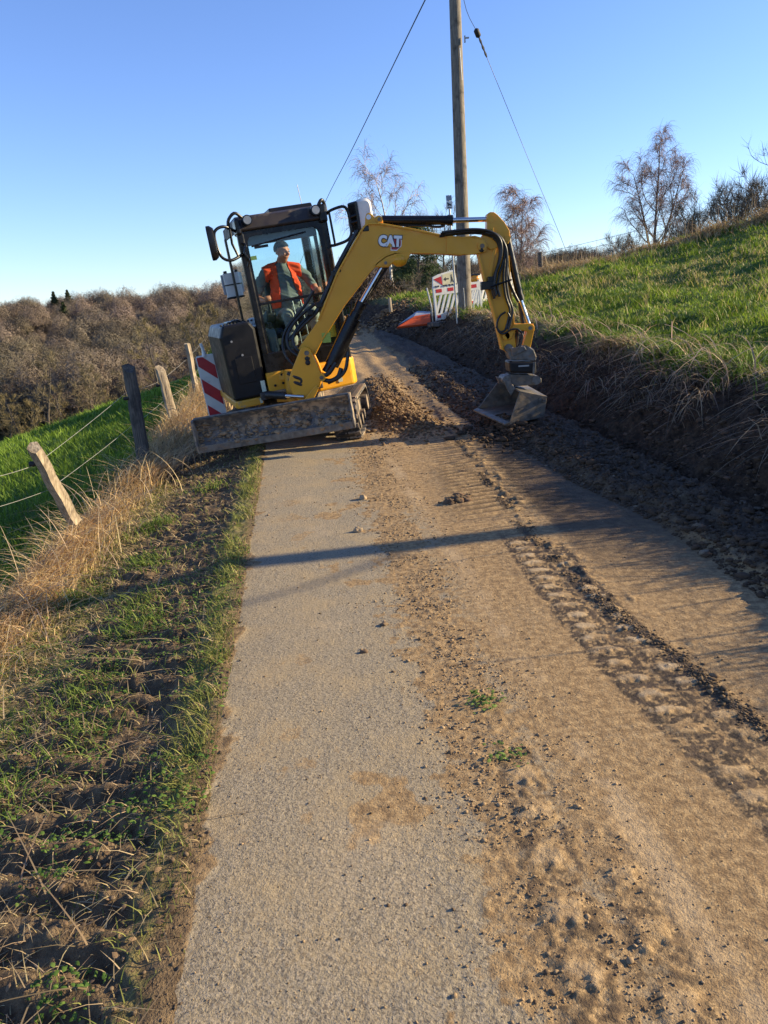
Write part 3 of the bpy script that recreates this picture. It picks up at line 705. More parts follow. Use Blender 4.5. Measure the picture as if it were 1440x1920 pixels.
t = rad(20); mr = mirror((1.30, .90, 2.42), (math.cos(t), math.sin(t), 0), (math.sin(t), -math.cos(t), 0), .20, .36, .05, M['chrome'], M['white'])
mr['label'] = 'mirror with a white back on the long bracket'
t = rad(62); mb = MB(); mb.box((-.075, -.02, -.165), (.075, .02, .165), 0, np.array([[math.cos(t), -math.sin(t), 0], [math.sin(t), math.cos(t), 0], [0, 0, 1]]), (1.20, .85, 2.42)); cabp('mirror_housing', mb, M['black'], bevel=.03)
mb = MB(); mb.tube(spline([(.89, .73, 2.50), (.95, .80, 2.535), (1.08, .86, 2.55), (1.125, .87, 2.49), (1.13, .87, 2.36), (1.12, .87, 2.24), (1.06, .85, 2.18), (.93, .78, 2.155), (.89, .73, 2.16)], 40), .017, 8); mb.tube([(.93, .77, 2.52), (.935, .77, 2.17)], .014, 8); mb.tube([(1.13, .87, 2.42), (1.24, .90, 2.44)], .02, 8); mb.tube([(1.13, .87, 2.36), (1.24, .90, 2.37)], .02, 8)
cabp('mirror_bracket', mb, M['black'], smooth=50)
# white box mirror at the rear, seen past the cab
mb = MB(); mb.box((-.255, -.62, 1.79), (-.09, -.56, 2.09), 0); mb.box((-.265, -.63, 1.935), (-.085, -.55, 1.95), 1); mb.box((-.265, -.63, 1.765), (-.085, -.55, 1.79), 1); mb.box((-.24, -.64, 2.09), (-.20, -.55, 2.12), 1)
mb.box((-.285, -.64, 1.83), (-.257, -.60, 2.08), 2)
mb.build('rear_box', [M['white'], M['black'], M['greypanel']], EX, FU, bevel=.006)
# inside: seat, consoles, levers, side console
mb = MB(); mb.prism([(-.22, 1.18), (.30, 1.22), (.32, 1.32), (-.18, 1.32)], .17, .66, 0); mb.prism([(-.33, 1.28), (-.19, 1.28), (-.25, 2.0), (-.36, 2.0)], .19, .64, 0); cabp('seat', mb, M['seat'], bevel=.04)
mb = MB(); bx(mb, .25, .58, -.15, .25, .76, 1.19); cabp('seat_base', mb, M['interior'], bevel=.02)
for s, a_ in ((-1, .10), (1, .73)):
    mb = MB(); mb.prism([(-.20, 1.36), (.33, 1.42), (.36, 1.52), (.30, 1.56), (-.2, 1.46)], a_ - .06, a_ + .06, 0); cs = cabp('armrest_console', mb, M['seat'], bevel=.02)
    q = MB(); q.tube([(a_, .33, 1.52), (a_, .35, 1.62), (a_, .34, 1.72)], [.022, .014, .026], 10); q.build('joystick', M['rubber'], cs, FU, smooth=50)
mb = MB(); mb.prism([(.30, .76), (.66, .76), (.64, 1.26), (.56, 1.36), (.40, 1.36), (.34, 1.28)], -.045, .075, 0); sc_ = cabp('side_console', mb, M['interior'], bevel=.03)
q = MB(); q.box((0.0, .52, 1.36), (.05, .58, 1.43)); q.build('monitor', M['rubber'], sc_, FU, bevel=.008)
mb = MB()
for a_ in (.36, .46): mb.tube([(a_, .58, .80), (a_, .56, 1.30), (a_, .50, 1.62)], .007, 8)
cabp('travel_lever', mb, M['lever'], smooth=50)
mb = MB(); bx(mb, .28, .40, .60, .72, .78, .83); bx(mb, .44, .56, .60, .72, .78, .83); cabp('pedal', mb, M['rubber'], bevel=.01)
mb = MB(); mb.box((.64, FRT - .05, 1.13), (.80, FRT - .045, 1.27)); cabp('warning_sheet', mb, M['yellowsticker'])

# --- boom, in a plane across the road
YB = 9.0
def bp(pts, y=YB): return [(p[0], p[2]) for p in (at(u, v, y) for u, v in pts)]
def p3(u, v, y=YB): return at(u, v, y)
# swing bracket
mb = MB()
outl = bp([(566, 651), (574, 648), (583, 653), (597, 682), (604, 701), (601, 722), (592, 738), (578, 752), (562, 748), (550, 735), (543, 712), (548, 695), (559, 668)])
mb.prism(outl, YB - .155, YB - .105); mb.prism(outl, YB + .105, YB + .155)
mb.prism(bp([(556, 702), (598, 700), (598, 722), (585, 740), (560, 735)]), YB - .105, YB + .105)
BR = mb.build('swing_bracket', M['yellow'], EX, bevel=.012)
mb = MB(); c0 = p3(548, 720, 9.06); mb.cyl(c0 + (0, 0, -.20), c0 + (0, 0, .17), .085, 24); mb.box(c0 + (-.20, -.02, .05), c0 + (.02, .30, .13)); mb.box(c0 + (-.20, -.02, -.20), c0 + (.02, .30, -.11)); mb.build('swing_post', M['yellow_dirty'], EX, bevel=.012)
mb = MB(); mb.prism(bp([(568, 752), (585, 730), (592, 722), (598, 728), (590, 745), (578, 754)], 8.80), 8.79, 8.845); mb.build('cylinder_lug', M['yellow'], BR, bevel=.008)
mb = MB(); mb.cyl(p3(500, 740, 8.95), p3(535, 742, 8.86), .045, 16); sc2 = mb.build('swing_cylinder', M['hose'], EX, smooth=40)
mb = MB(); mb.cyl(p3(535, 742, 8.86), p3(570, 744, 8.82), .022, 14); mb.build('piston_rod', M['chrome'], sc2, smooth=40)
mb = MB(); mb.tube(spline([p3(540, 700, 8.9), p3(552, 706, 8.86), p3(565, 712, 8.86), p3(560, 722, 8.87), p3(545, 722, 8.92)], 16), .022, 8); mb.tube(spline([p3(542, 712, 8.9), p3(556, 718, 8.85), p3(566, 722, 8.86)], 10), .02, 8); mb.build('swing_hose', M['hose'], EX, smooth=50)
# boom
up = [(557, 657), (598, 600), (634, 511), (676, 436), (684, 425), (691, 421), (712, 421), (770, 431), (833, 444), (865, 447), (888, 445), (902, 449), (911, 460)]
lo = [(909, 470), (899, 477), (884, 477), (865, 478), (822, 475), (765, 474), (741, 476), (724, 482), (708, 494), (691, 513), (645, 572), (600, 644), (590, 664), (578, 673), (566, 670)]
mb = MB(); mb.prism(bp(up + lo), YB - .085, YB + .085)
BM = mb.build('boom', M['yellow'], EX, bevel=.01)
def flange(mb, pts, w, y0, y1):
    P = np.array(bp(pts)); Tn = np.gradient(P, axis=0); Tn /= np.linalg.norm(Tn, axis=1)[:, None]; N = np.stack([-Tn[:, 1], Tn[:, 0]], 1)
    mb.prism([tuple(p) for p in P + N * w] + [tuple(p) for p in (P - N * w)[::-1]], y0, y1)
mb = MB(); flange(mb, up[1:-1], .010, YB - .105, YB + .105); flange(mb, lo[3:-2], .009, YB - .10, YB + .10); mb.build('flange', M['yellow'], BM, bevel=.004)
mb = MB(); mb.prism(bp([(836, 444), (866, 446), (904, 449), (913, 462), (908, 474), (880, 479), (836, 476)]), YB - .102, YB - .0855); mb.build('tip_cheek', M['yellow'], BM, bevel=.005)
# lug with lifting eye and cylinder base on the bend
mb = MB()
lg = bp([(684, 424), (685, 408), (687, 402), (692, 400), (697, 403), (703, 409), (708, 405), (714, 406), (717, 412), (719, 425)])
for y0, y1 in ((YB - .075, YB - .05), (YB + .05, YB + .075)): mb.prism(lg, y0, y1)
lugo = mb.build('cylinder_lug', M['yellow'], BM, bevel=.005)
q = MB(); c_ = p3(691, 407, YB - .077); q.cyl(c_ - (0, .002, 0), c_ + (0, .16, 0), .026, 20); q.build('lifting_eye', M['logowhite'], lugo, smooth=40)
mb = MB()
for y0, y1 in ((YB - .10, YB - .07), (YB + .07, YB + .10)): mb.prism(bp([(700, 500), (712, 484), (735, 474), (770, 474), (766, 484), (762, 490), (754, 496), (745, 500), (737, 493), (728, 502), (716, 502)]), y0, y1)
mb.ball(p3(749, 488, YB - .06), (.09, .07, .07), 0, 14, 8)
mb.build('cylinder_lug', M['yellow'], BM, bevel=.008)
def pin(uv, r, y0, y1, parent, m='yellow', rod=True):
    c = p3(*uv, y0); mb = MB(); mb.cyl(c, c + (0, y1 - y0, 0), r, 20); o = mb.build('pivot_pin', M[m], parent, smooth=35)
    if rod:
        q = MB(); q.cyl(c - (0, .012, 0), c + (0, .01, 0), r * .5, 12); q.build('pin_end', M['steel'], parent, smooth=35) if parent is EX else None
    return o
for uv, r, y0 in (((575, 662), .055, 8.825), ((603, 708), .045, 8.83), ((711, 411), .038, 8.905), ((904, 461), .048, 8.875), ((723, 493), .036, 8.88)): pin(uv, r, y0, y0 + .35 if y0 < 8.9 else y0 + .19, EX)
mb = MB()
for uv, y_ in (((576, 672), 8.835), ((577, 680), 8.835), ((903, 468), 8.89)): mb.ball(p3(*uv, y_), (.03, .02, .03), 0, 8, 6)
mb.build('grease_smear', M['rubber'], BM)
# the logo on the boom
def text_mesh(txt, size, off=0., ext=.004):
    cu = bpy.data.curves.new('lettering', 'FONT'); cu.body = txt; cu.size = size; cu.offset = off; cu.extrude = ext; cu.align_x = 'CENTER'; cu.align_y = 'CENTER'; cu.resolution_u = 3
    ob = bpy.data.objects.new('lettering', cu); COL.objects.link(ob); dg = bpy.context.evaluated_depsgraph_get(); dg.update()
    me = bpy.data.meshes.new_from_object(ob.evaluated_get(dg)); V = np.array([v.co[:] for v in me.vertices]); F = [tuple(p.vertices) for p in me.polygons]
    bpy.data.objects.remove(ob); bpy.data.curves.remove(cu); bpy.data.meshes.remove(me); return V, F
lc = p3(733, 454.5, YB - .087); sl = rad(-6)
def logo_pt(V, d):  # x right, z up, on the boom's near side
    x, z = V[:, 0], V[:, 1]; return np.stack([lc[0] + x * math.cos(sl) - z * math.sin(sl), np.full(len(V), lc[1] - d) - V[:, 2], lc[2] + x * math.sin(sl) + z * math.cos(sl)], 1)
mb = MB()
hx = np.array([(.0, -.085, 0), (.07, -.085, 0), (.118, -.035, 0), (.118, .03, 0), (.085, .07, 0), (.0, .06, 0)])
mb.add(logo_pt(hx, .0015), [tuple(range(6))], 3); hx2 = hx * .86 + np.array([.008, -.002, 0]); mb.add(logo_pt(hx2, .003), [tuple(range(6))], 2)
V, F = text_mesh('CAT', .148, .017, .001); V[:, 0] *= .86; V[:, 0] -= .012; V[:, 1] += .008
mb.add(logo_pt(V, .0055), [f[::-1] for f in F], 1)
V, F = text_mesh('CAT', .148, .009, .001); V[:, 0] *= .86; V[:, 0] -= .012; V[:, 1] += .008
mb.add(logo_pt(V, .008), [f[::-1] for f in F], 0)
tri = np.array([(-.040, -.045, 0), (.018, -.045, 0), (-.011, .0, 0)]); mb.add(logo_pt(tri, .0105), [(0, 1, 2)], 4)
mb.build('logo', [M['logowhite'], M['ink'], M['logored'], M['logowhite'], M['yellow']], BM)
mb = MB(); g = p3(612, 634, YB - .088); mb.box(g + (-.05, -.001, -.05), g + (.05, .001, .06)); mb.build('decal', M['greensticker'], BM)
# hydraulic cylinders
def ram(name, pts, rad_b, rad_r, y=YB, ends=True):
    P = [p3(u, v, y) for u, v in pts]; mb = MB(); mb.cyl(P[0], P[1], rad_b, 20); d = (P[1] - P[0]) / np.linalg.norm(P[1] - P[0]); mb.cyl(P[1] - d * .05, P[1] + d * .01, rad_b * 1.14, 20); mb.cyl(P[0] - d * .0, P[0] + d * .03, rad_b * 1.05, 20)
    o = mb.build(name, M['black'], EX, smooth=35)
    mb = MB(); mb.cyl(P[1], P[2], rad_r, 16); mb.build('piston_rod', M['chrome'], o, smooth=35)
    if ends:
        mb = MB(); mb.cyl(P[2] - (0, .04, 0), P[2] + (0, .04, 0), rad_r * 1.7, 16); mb.build('rod_eye', M['black'], o, smooth=35)
    return o
R1 = ram('stick_cylinder', [(716, 413), (847, 413), (920, 411)], .050, .027)
mb = MB(); mb.tube(spline([p3(735, 421), p3(790, 423), p3(800, 422), p3(812, 425), p3(826, 425), p3(834, 422)], 18), .014, 8); mb.build('pressure_line', M['hose'], R1, smooth=50)
R2 = ram('boom_cylinder', [(612, 698), (678, 568), (721, 494)], .055, .034, 8.96)
mb = MB(); A_, B_ = p3(622, 684, 8.93), p3(664, 596, 8.93); mb.cyl(A_, B_, .085, 18); mb.cyl(B_, p3(669, 586, 8.93), .062, 18); mb.build('cylinder_guard', M['black'], R2, smooth=35)
mb = MB(); mb.tube([p3(693, 548, 8.99), p3(729, 492, 8.99)], .030, 10); mb.build('cylinder_hose', M['hose'], R2, smooth=50)
mb = MB(); mb.tube(spline([p3(640, 690, 8.86), p3(634, 706, 8.85), p3(620, 714, 8.85), p3(606, 712, 8.88)], 14), .026, 8); mb.build('cylinder_hose', M['hose'], R2, smooth=50)
mb = MB(); mb.tube(spline([p3(653, 660, 8.86), p3(648, 692, 8.84), p3(635, 708, 8.84), p3(615, 718, 8.86)], 14), .020, 8); mb.build('cylinder_hose', M['hose'], R2, smooth=50)
mb = MB(); mb.tube(spline([p3(630, 680, 8.86), p3(616, 700, 8.85), p3(602, 706, 8.86)], 14), .026, 8); mb.build('cylinder_hose', M['hose'], R2, smooth=50)
# hoses running up the boom's back
mb = MB()
for k, (o_, dy) in enumerate(((-5, -.06), (-8, .0), (-4, .05))):
    mb.tube(spline([p3(u + o_, v - 1.5, YB + dy) for u, v in ((548, 640), (575, 610), (600, 585), (618, 548), (634, 511), (660, 462), (676, 434))], 30), .016, 8)
mb.tube(spline([p3(560, 668, 8.9), p3(543, 655, 8.92), p3(538, 632, 8.95), p3(548, 610, 9.0), p3(566, 590, 9.0), p3(590, 570, 9.0)], 24), .020, 8)
mb.tube(spline([p3(566, 664, 8.9), p3(552, 650, 8.9), p3(550, 632, 8.92), p3(560, 612, 8.95), p3(580, 592, 9.0)], 24), .018, 8)
mb.tube(spline([p3(556, 690, 8.92), p3(536, 668, 8.95), p3(530, 640, 9.0), p3(540, 612, 9.02), p3(572, 572, 9.02), p3(588, 545, 9.02)], 24), .018, 8)
mb.build('boom_hose', M['hose'], BM, smooth=50)
mb = MB()
for uv in ((634, 506), (628, 514), (600, 572), (583, 586), (686, 430)): mb.box(p3(*uv) + (-.035, -.09, -.03), p3(*uv) + (.035, .09, .03))
mb.build('hose_clamp', M['black'], BM, bevel=.008)
# stick
mb = MB(); mb.prism(bp([(894, 470), (912, 462), (940, 462), (950, 480), (957, 560), (962, 612), (966, 650), (960, 660), (948, 660), (940, 653), (926, 590), (909, 528)]), YB - .062, YB + .062)
ST = mb.build('stick', M['yellow'], EX, bevel=.01)
mb = MB()
for y0, y1 in ((YB - .084, YB - .062), (YB + .062, YB + .084)): mb.prism(bp([(912, 402), (917, 399), (924, 399), (931, 404), (944, 418), (953, 433), (955, 448), (951, 458), (935, 464), (918, 470), (911, 464), (900, 448), (912, 430)]), y0, y1)
mb.build('stick_head', M['yellow'], ST, bevel=.008)
mb = MB(); mb.prism(bp([(911, 404), (915, 404), (915, 440), (911, 440)]), YB - .062, YB + .062); mb.prism(bp([(919, 430), (923, 428), (924, 448), (919, 450)]), YB - .11, YB - .084); mb.build('gusset', M['yellow'], ST, bevel=.004)
mb = MB(); flange(mb, [(896, 474), (909, 528), (926, 590), (941, 655)], .010, YB - .08, YB + .08); flange(mb, [(951, 480), (957, 560), (963, 625)], .008, YB - .075, YB + .075); mb.prism(bp([(918, 490), (922, 470), (930, 463), (926, 480), (921, 510), (919, 530), (913, 520)]), YB - .078, YB - .06); mb.build('flange', M['yellow'], ST, bevel=.004)
for uv, r in (((921, 410), .038), ((952, 447), .032), ((949, 630), .042), ((954, 653), .048)): pin(uv, r, 8.905, 9.095, ST, 'yellow' if uv[1] < 640 else 'steel')
R3 = ram('bucket_cylinder', [(951, 448), (975.6, 562), (993, 613)], .042, .026)
mb = MB(); mb.tube(spline([p3(947, 470, 8.93), p3(953, 520, 8.92), p3(963, 548, 8.92), p3(972, 566, 8.93)], 14), .018, 8); mb.build('cylinder_hose', M['hose'], R3, smooth=50); mb = MB(); mb.tube([p3(974, 568), p3(980, 607)], .02, 8); mb.build('cylinder_hose', M['hose'], R3, smooth=50)
# bucket linkage
mb = MB()
for y0, y1 in ((YB - .095, YB - .07), (YB + .07, YB + .095)): mb.prism(bp([(943, 628), (946, 623), (953, 620), (962, 607), (992, 606), (999, 611), (999, 620), (990, 622), (966, 617), (960, 625), (956, 634), (949, 637)]), y0, y1)
LK = mb.build('bucket_link', M['yellow'], EX, bevel=.006)
mb = MB()
for y0, y1 in ((YB - .065, YB - .03), (YB + .03, YB + .065)): mb.prism(bp([(988, 608), (998, 606), (1000, 616), (992, 655), (984, 660), (977, 653), (986, 620)]), y0, y1)
mb.build('connecting_rod', M['yellow'], EX, bevel=.006)
for uv, r in (((994, 615), .042), ((985, 654), .04)): pin(uv, r, 8.895, 9.105, EX, 'yellow' if uv[1] < 640 else 'steel')
# hoses over the boom tip and down the stick
mb = MB()
for dy, du, dv, r in ((-.12, 0, 0, .016), (-.155, 2, -3, .014), (-.10, -2, 4, .014), (-.13, 8, 0, .015)):
    mb.tube(spline([p3(u + du, v + dv, YB + dy) for u, v in ((826, 439), (848, 436), (880, 433), (905, 434), (924, 440), (936, 453), (939, 475), (934, 497), (928, 515), (925, 540), (929, 556))], 44), r, 8)
for dy, du, r in ((-.11, 0, .014), (-.14, 5, .014)):
    mb.tube(spline([p3(u + du, v, YB + dy) for u, v in ((905, 436), (930, 444), (943, 462), (946, 490), (944, 520), (948, 555), (956, 580), (953, 600), (948, 618))], 40), r, 8)
mb.tube(spline([p3(u, v, YB - .12) for u, v in ((948, 585), (938, 592), (932, 606), (934, 620), (944, 626), (958, 618), (972, 618), (980, 630), (975, 652))], 30), .011, 8)
mb.tube(spline([p3(u, v, YB - .12) for u, v in ((952, 586), (957, 600), (948, 618), (938, 622), (930, 612))], 20), .011, 8)
mb.tube(spline([p3(u, v, YB + .02) for u, v in ((966, 615), (970, 630), (968, 648))], 8), .02, 8)
mb.build('stick_hose', M['hose'], ST, smooth=50)
mb = MB(); q = p3(918, 536, 8.9); mb.box(q + (-.10, -.06, -.04), q + (.06, .04, .05)); mb.box(q + (-.02, -.05, .03), q + (.07, .03, .10)); mb.tube([q + (.0, -.07, -.01), q + (.24, -.07, .05)], .012, 6); mb.build('hose_bracket', M['black'], ST, bevel=.012)
# tilting quick hitch
HX, HZ = (p3(978, 676, YB)[0], p3(978, 676, YB)[2])
mb = MB(); mb.prism(bp([(946, 651), (958, 648), (966, 656), (982, 650), (990, 649), (998, 655), (1003, 668), (1001, 676), (954, 674), (950, 664)]), YB - .10, YB + .10)
HT = mb.build('quick_hitch', M['steel'], EX, bevel=.012)
mb = MB(); mb.prism(bp([(950, 676), (1000, 678), (1002, 698), (952, 697)]), YB - .15, YB + .15); mb.build('rotor_body', M['hood'], HT, bevel=.02)
mb = MB(); mb.prism(bp([(958, 653), (983, 649), (987, 656), (960, 668)], 8.88), 8.86, 8.90); mb.build('hitch_arm', M['steel'], HT, bevel=.006); mb = MB(); mb.prism(bp([(999, 680), (1004, 678), (1003, 700), (998, 702)], 8.86), 8.84, 8.90); mb.build('hitch_arm', M['steel'], HT, bevel=.006)
mb = MB(); mb.box(p3(972, 686, 8.848) + (0, 0, -.013), p3(992, 686, 8.848) + (0, -.002, .013)); mb.box(p3(960, 677, 8.848) + (0, 0, -.008), p3(978, 678, 8.848) + (0, -.002, .008)); mb.build('maker_plate', M['galv'], HT)
mb = MB(); mb.prism(bp([(944, 705), (952, 700), (1000, 702), (1012, 708), (1012, 716), (1002, 720), (972, 722), (955, 722), (945, 716)]), YB - .11, YB + .11); mb.build('adapter_frame', M['bucketsteel'], HT, bevel=.012)
for uv in ((950, 713), (1006, 713)):
    c_ = p3(*uv, YB - .14); mb = MB(); mb.cyl(c_, c_ + (0, .28, 0), .05, 18); mb.build('pivot_pin', M['steel'], HT, smooth=35)
mb = MB(); mb.prism(bp([(943, 712), (954, 712), (966, 728), (958, 742), (950, 730)], 8.86), 8.84, 8.87); mb.prism(bp([(930, 706), (946, 712), (946, 722), (936, 720)], 9.05), 9.02, 9.1); mb.build('hitch_hook', M['steel'], HT, bevel=.005)
# ditching bucket, open towards the road
def bk(u, v, y): return at(u, v, y)
nT, nR, nB2, nB = bk(975, 733, 8.62), bk(1026, 743, 8.68), bk(1021, 778, 8.68), bk(955, 794, 8.58)
w_ = bk(929, 706, 9.55) - nT; w_ = np.array([w_[0] * .55, .92, .05])
fT, fR, fB2, fB = nT + w_, nR + w_ * .96 + (0, 0, .0), nB2 + w_ * .96, bk(896, 767, 9.5)
mb = MB(); out_n = np.cross(nR - nT, nB - nT); out_n /= np.linalg.norm(out_n); out_n *= -np.sign(out_n[1])
def slab(mb, P, nrm, th=.022): quadprism(mb, P, nrm, th)
slab(mb, [nT, nR, nB2, nB], (0, .02, 0), 1.0); BK = None
mb2 = mb; BK = mb2.build('bucket', M['bucketsteel'], EX, bevel=.004)
def shell(name, P, th):
    P = np.asarray(P); nn = np.cross(P[1] - P[0], P[2] - P[0]); nn /= np.linalg.norm(nn); q = MB(); quadprism(q, P, nn, th); return q.build(name, M['bucketsteel'], BK, bevel=.004)
shell('far_cheek', [fT, fR, fB2, fB], .02)
shell('top_plate', [nT, fT, fR, nR], .02); shell('back_plate', [nR, fR, fB2, nB2], .02); shell('bottom_plate', [nB2, fB2, fB, nB], -.02)
q = MB(); d_ = (nB - nB2); d_ /= np.linalg.norm(d_)
quadprism(q, [nB, fB, fB + d_ * .06 - (0, 0, .01), nB + d_ * .06 - (0, 0, .01)], (0, 0, 1), .016); q.build('cutting_edge', M['steel'], BK)
q = MB()
for p_ in (nR * .75 + nT * .25, nR * .72 + nT * .28 + np.array((.05, 0, -.02))): q.cyl(p_ + (0, -.01, -.05), p_ + (0, .02, -.05), .018, 6)
q.build('bolt', M['steel'], BK)

# ------------------------------------------------------------------ the operator: one continuous figure
def Ploc(a, b, c): return to_world(FU, (a, b, c))
SK = []      # (tag, points, radii)
def limb(tag_, pts, r): SK.append((tag_, [np.array(p, float) for p in pts], r))
# local (a,b,c); he turns his head towards the bucket
limb('trouser', [(.42, -.06, 1.40), (.42, -.07, 1.50)], [.175, .18])
limb('shirt', [(.42, -.07, 1.48), (.41, -.05, 1.64), (.42, -.08, 1.84), (.42, -.11, 1.99)], [.185, .20, .172, .13])
limb('shirt', [(.21, -.10, 2.00), (.42, -.12, 2.03), (.63, -.10, 1.98)], [.078, .085, .078])
limb('skin', [(.42, -.11, 2.02), (.44, -.075, 2.12)], [.066, .06])
limb('shirt', [(.21, -.10, 2.00), (.10, -.08, 1.88), (.055, -.05, 1.78)], [.075, .066, .058]); limb('skin', [(.055, -.05, 1.79), (.04, -.02, 1.71), (.10, .24, 1.665)], [.047, .045, .03])
limb('shirt', [(.63, -.10, 1.98), (.73, -.08, 1.87), (.775, -.06, 1.78)], [.075, .066, .058]); limb('skin', [(.775, -.06, 1.79), (.785, -.02, 1.72), (.735, .22, 1.68)], [.047, .045, .03])
limb('trouser', [(.33, -.03, 1.42), (.30, .22, 1.45), (.29, .43, 1.46)], [.105, .092, .068]); limb('trouser', [(.29, .43, 1.46), (.285, .45, 1.20), (.28, .47, .93)], [.066, .058, .046])
limb('trouser', [(.51, -.03, 1.42), (.57, .22, 1.45), (.60, .43, 1.45)], [.105, .092, .068]); limb('trouser', [(.60, .43, 1.45), (.585, .45, 1.20), (.57, .47, .93)], [.066, .058, .046])
for a_ in (.28, .57): limb('boot', [(a_, .46, .92), (a_, .47, .83), (a_, .62, .80)], [.05, .052, .042])
# hands: palm, four fingers, thumb closed on the joystick knobs
for a_, s in ((.10, 1), (.735, -1)):
    limb('skin', [(a_, .24, 1.668), (a_, .31, 1.68)], [.030, .034])
    for k, (da, L_) in enumerate(((-.030, .075), (-.010, .085), (.010, .08), (.030, .062))):
        limb('skin', [(a_ + da, .32, 1.70), (a_ + da, .32 + L_ * .55, 1.725), (a_ + da, .345 + L_ * .55, 1.695), (a_ + da, .335 + L_ * .45, 1.665)], [.010, .0095, .009, .008])
    limb('skin', [(a_ + s * .03, .27, 1.68), (a_ + s * .048, .31, 1.70), (a_ + s * .035, .345, 1.705)], [.012, .011, .009])
hc = np.array((.465, -.05, 2.215)); ya = rad(38)     # head centre and turn
def hd_(x, y, z):  # head frame: x right of face (picture), y out of the face, z up ; turned and bowed
    bow = rad(16); y, z = y * math.cos(bow) + z * math.sin(bow), z * math.cos(bow) - y * math.sin(bow)
    return hc + np.array((x * math.cos(ya) + y * math.sin(ya), -x * math.sin(ya) + y * math.cos(ya), z))
limb('skin', [hd_(0, -.015, .035), hd_(0, -.01, .03)], [.090, .089]); limb('skin', [hd_(0, .02, -.04), hd_(0, .035, -.085)], [.068, .045])
limb('skin', [hd_(0, .085, .018), hd_(0, .105, -.012), hd_(0, .098, -.022)], [.011, .014, .010])       # nose
for s in (-1, 1):
    limb('skin', [hd_(s * .085, -.01, .02), hd_(s * .09, -.015, -.02)], [.018, .014])                        # ears
    limb('skin', [hd_(s * .02, .083, .036), hd_(s * .05, .070, .036)], [.011, .010])                         # brows
    limb('skin', [hd_(s * .045, .06, -.015), hd_(s * .045, .055, -.03)], [.025, .022])                       # cheeks
limb('skin', [hd_(-.022, .082, -.052), hd_(.022, .082, -.052)], [.010, .010])                                # mouth
mb = MB(); seeds = []
for tg, pts, r in SK:
    P = np.array(pts); n = 2 * len(P)
    tt = np.linspace(0, len(P) - 1, n + 3); Q = np.stack([np.interp(tt, range(len(P)), P[:, i]) for i in range(3)], 1); R_ = np.interp(tt, range(len(P)), r)
    mb.tube(Q, R_, 12)
    for q, rr in ((Q[0], R_[0]), (Q[-1], R_[-1])): mb.ball(q, rr * .995, 0, 12, 8)
    for q, rr in zip(Q, R_): seeds.append((q, rr, tg))
tmp = mb.build('tmp', M['seat'])
rm = tmp.modifiers.new('r', 'REMESH'); rm.mode = 'VOXEL'; rm.voxel_size = .0095
sm = tmp.modifiers.new('s', 'SMOOTH'); sm.factor = .5; sm.iterations = 4
dg = bpy.context.evaluated_depsgraph_get(); dg.update(); me = bpy.data.meshes.new_from_object(tmp.evaluated_get(dg))
bpy.data.objects.remove(tmp)
LV = np.zeros(len(me.vertices) * 3); me.vertices.foreach_get('co', LV); LV = LV.reshape(-1, 3)
# creases in the cloth
SEED_P = np.array([s_[0] for s_ in seeds]); SEED_R = np.array([s_[1] for s_ in seeds]); TAGS = ['shirt', 'trouser', 'skin', 'boot']; SEED_T = np.array([TAGS.index(s_[2]) for s_ in seeds])
fc = np.array([p.center[:] for p in me.polygons])
def nearest(Q):
    out = np.zeros(len(Q), int)
    for i in range(0, len(Q), 4000):
        d = np.linalg.norm(Q[i:i + 4000, None] - SEED_P[None], axis=2) - SEED_R[None]; out[i:i + 4000] = SEED_T[d.argmin(1)]
    return out
vt = nearest(LV); cl = (vt == 0) | (vt == 1)
VN = np.array([v.normal[:] for v in me.vertices])
LV2 = LV + VN * (np.where(cl, 1, 0) * (.050 * (fbm(LV[:, 0] * 9 + LV[:, 2] * 16, LV[:, 2] * 9 + LV[:, 1] * 11, 801, 2) - .5)))[:, None]
me.vertices.foreach_set('co', to_world(FU, LV2).ravel() - np.tile(to_world(FU, (.42, 0, 1.3)), len(LV2)))
ft = nearest(fc)
HL = (fc - hc); bowc = HL @ np.array((math.sin(ya), math.cos(ya), 0)); brow = HL[:, 2] - .35 * (-bowc + .09) * 1.0
mk = (ft == 2) & (fc[:, 2] > 2.1)
M['shirt'] = mat('grey_tee_shirt', (.17, .175, .165), .9, var=.12, scale=14, spec=.1)
M['trouser'] = mat('grey_work_trousers', (.31, .28, .23), .9, var=.15, scale=10, spec=.1)
M['skin'] = mat('skin', (.55, .20, .11), .55, var=.08, scale=20, spec=.3)
M['boot'] = mat('brown_boots', (.06, .04, .028), .7, var=.3, scale=14)
M['vest'] = mat('hi_vis_vest', (.85, .085, .03), .75, var=.08, scale=14, spec=.1)
M['vestband'] = mat('reflective_band', (.55, .56, .56), .4, .2, var=.05)
M['beanie'] = mat('dark_knit', (.016, .018, .026), .95, var=.3, scale=60, bump=.5, bscale=120, spec=.1)
M['beard'] = mat('stubble', (.10, .075, .06), .9, var=.2, scale=90)
me.materials.clear()
for k in ('shirt', 'trouser', 'skin', 'boot'): me.materials.append(M[k])
me.polygons.foreach_set('material_index', ft.astype(np.int32)); me.polygons.foreach_set('use_smooth', np.ones(len(me.polygons), bool)); me.update()
PER = bpy.data.objects.new('person', me); COL.objects.link(PER); PER.location = tuple(to_world(FU, (.42, 0, 1.3)))
tag(PER, 'man in a dark beanie and orange vest sitting at the levers in the cab', 'person')
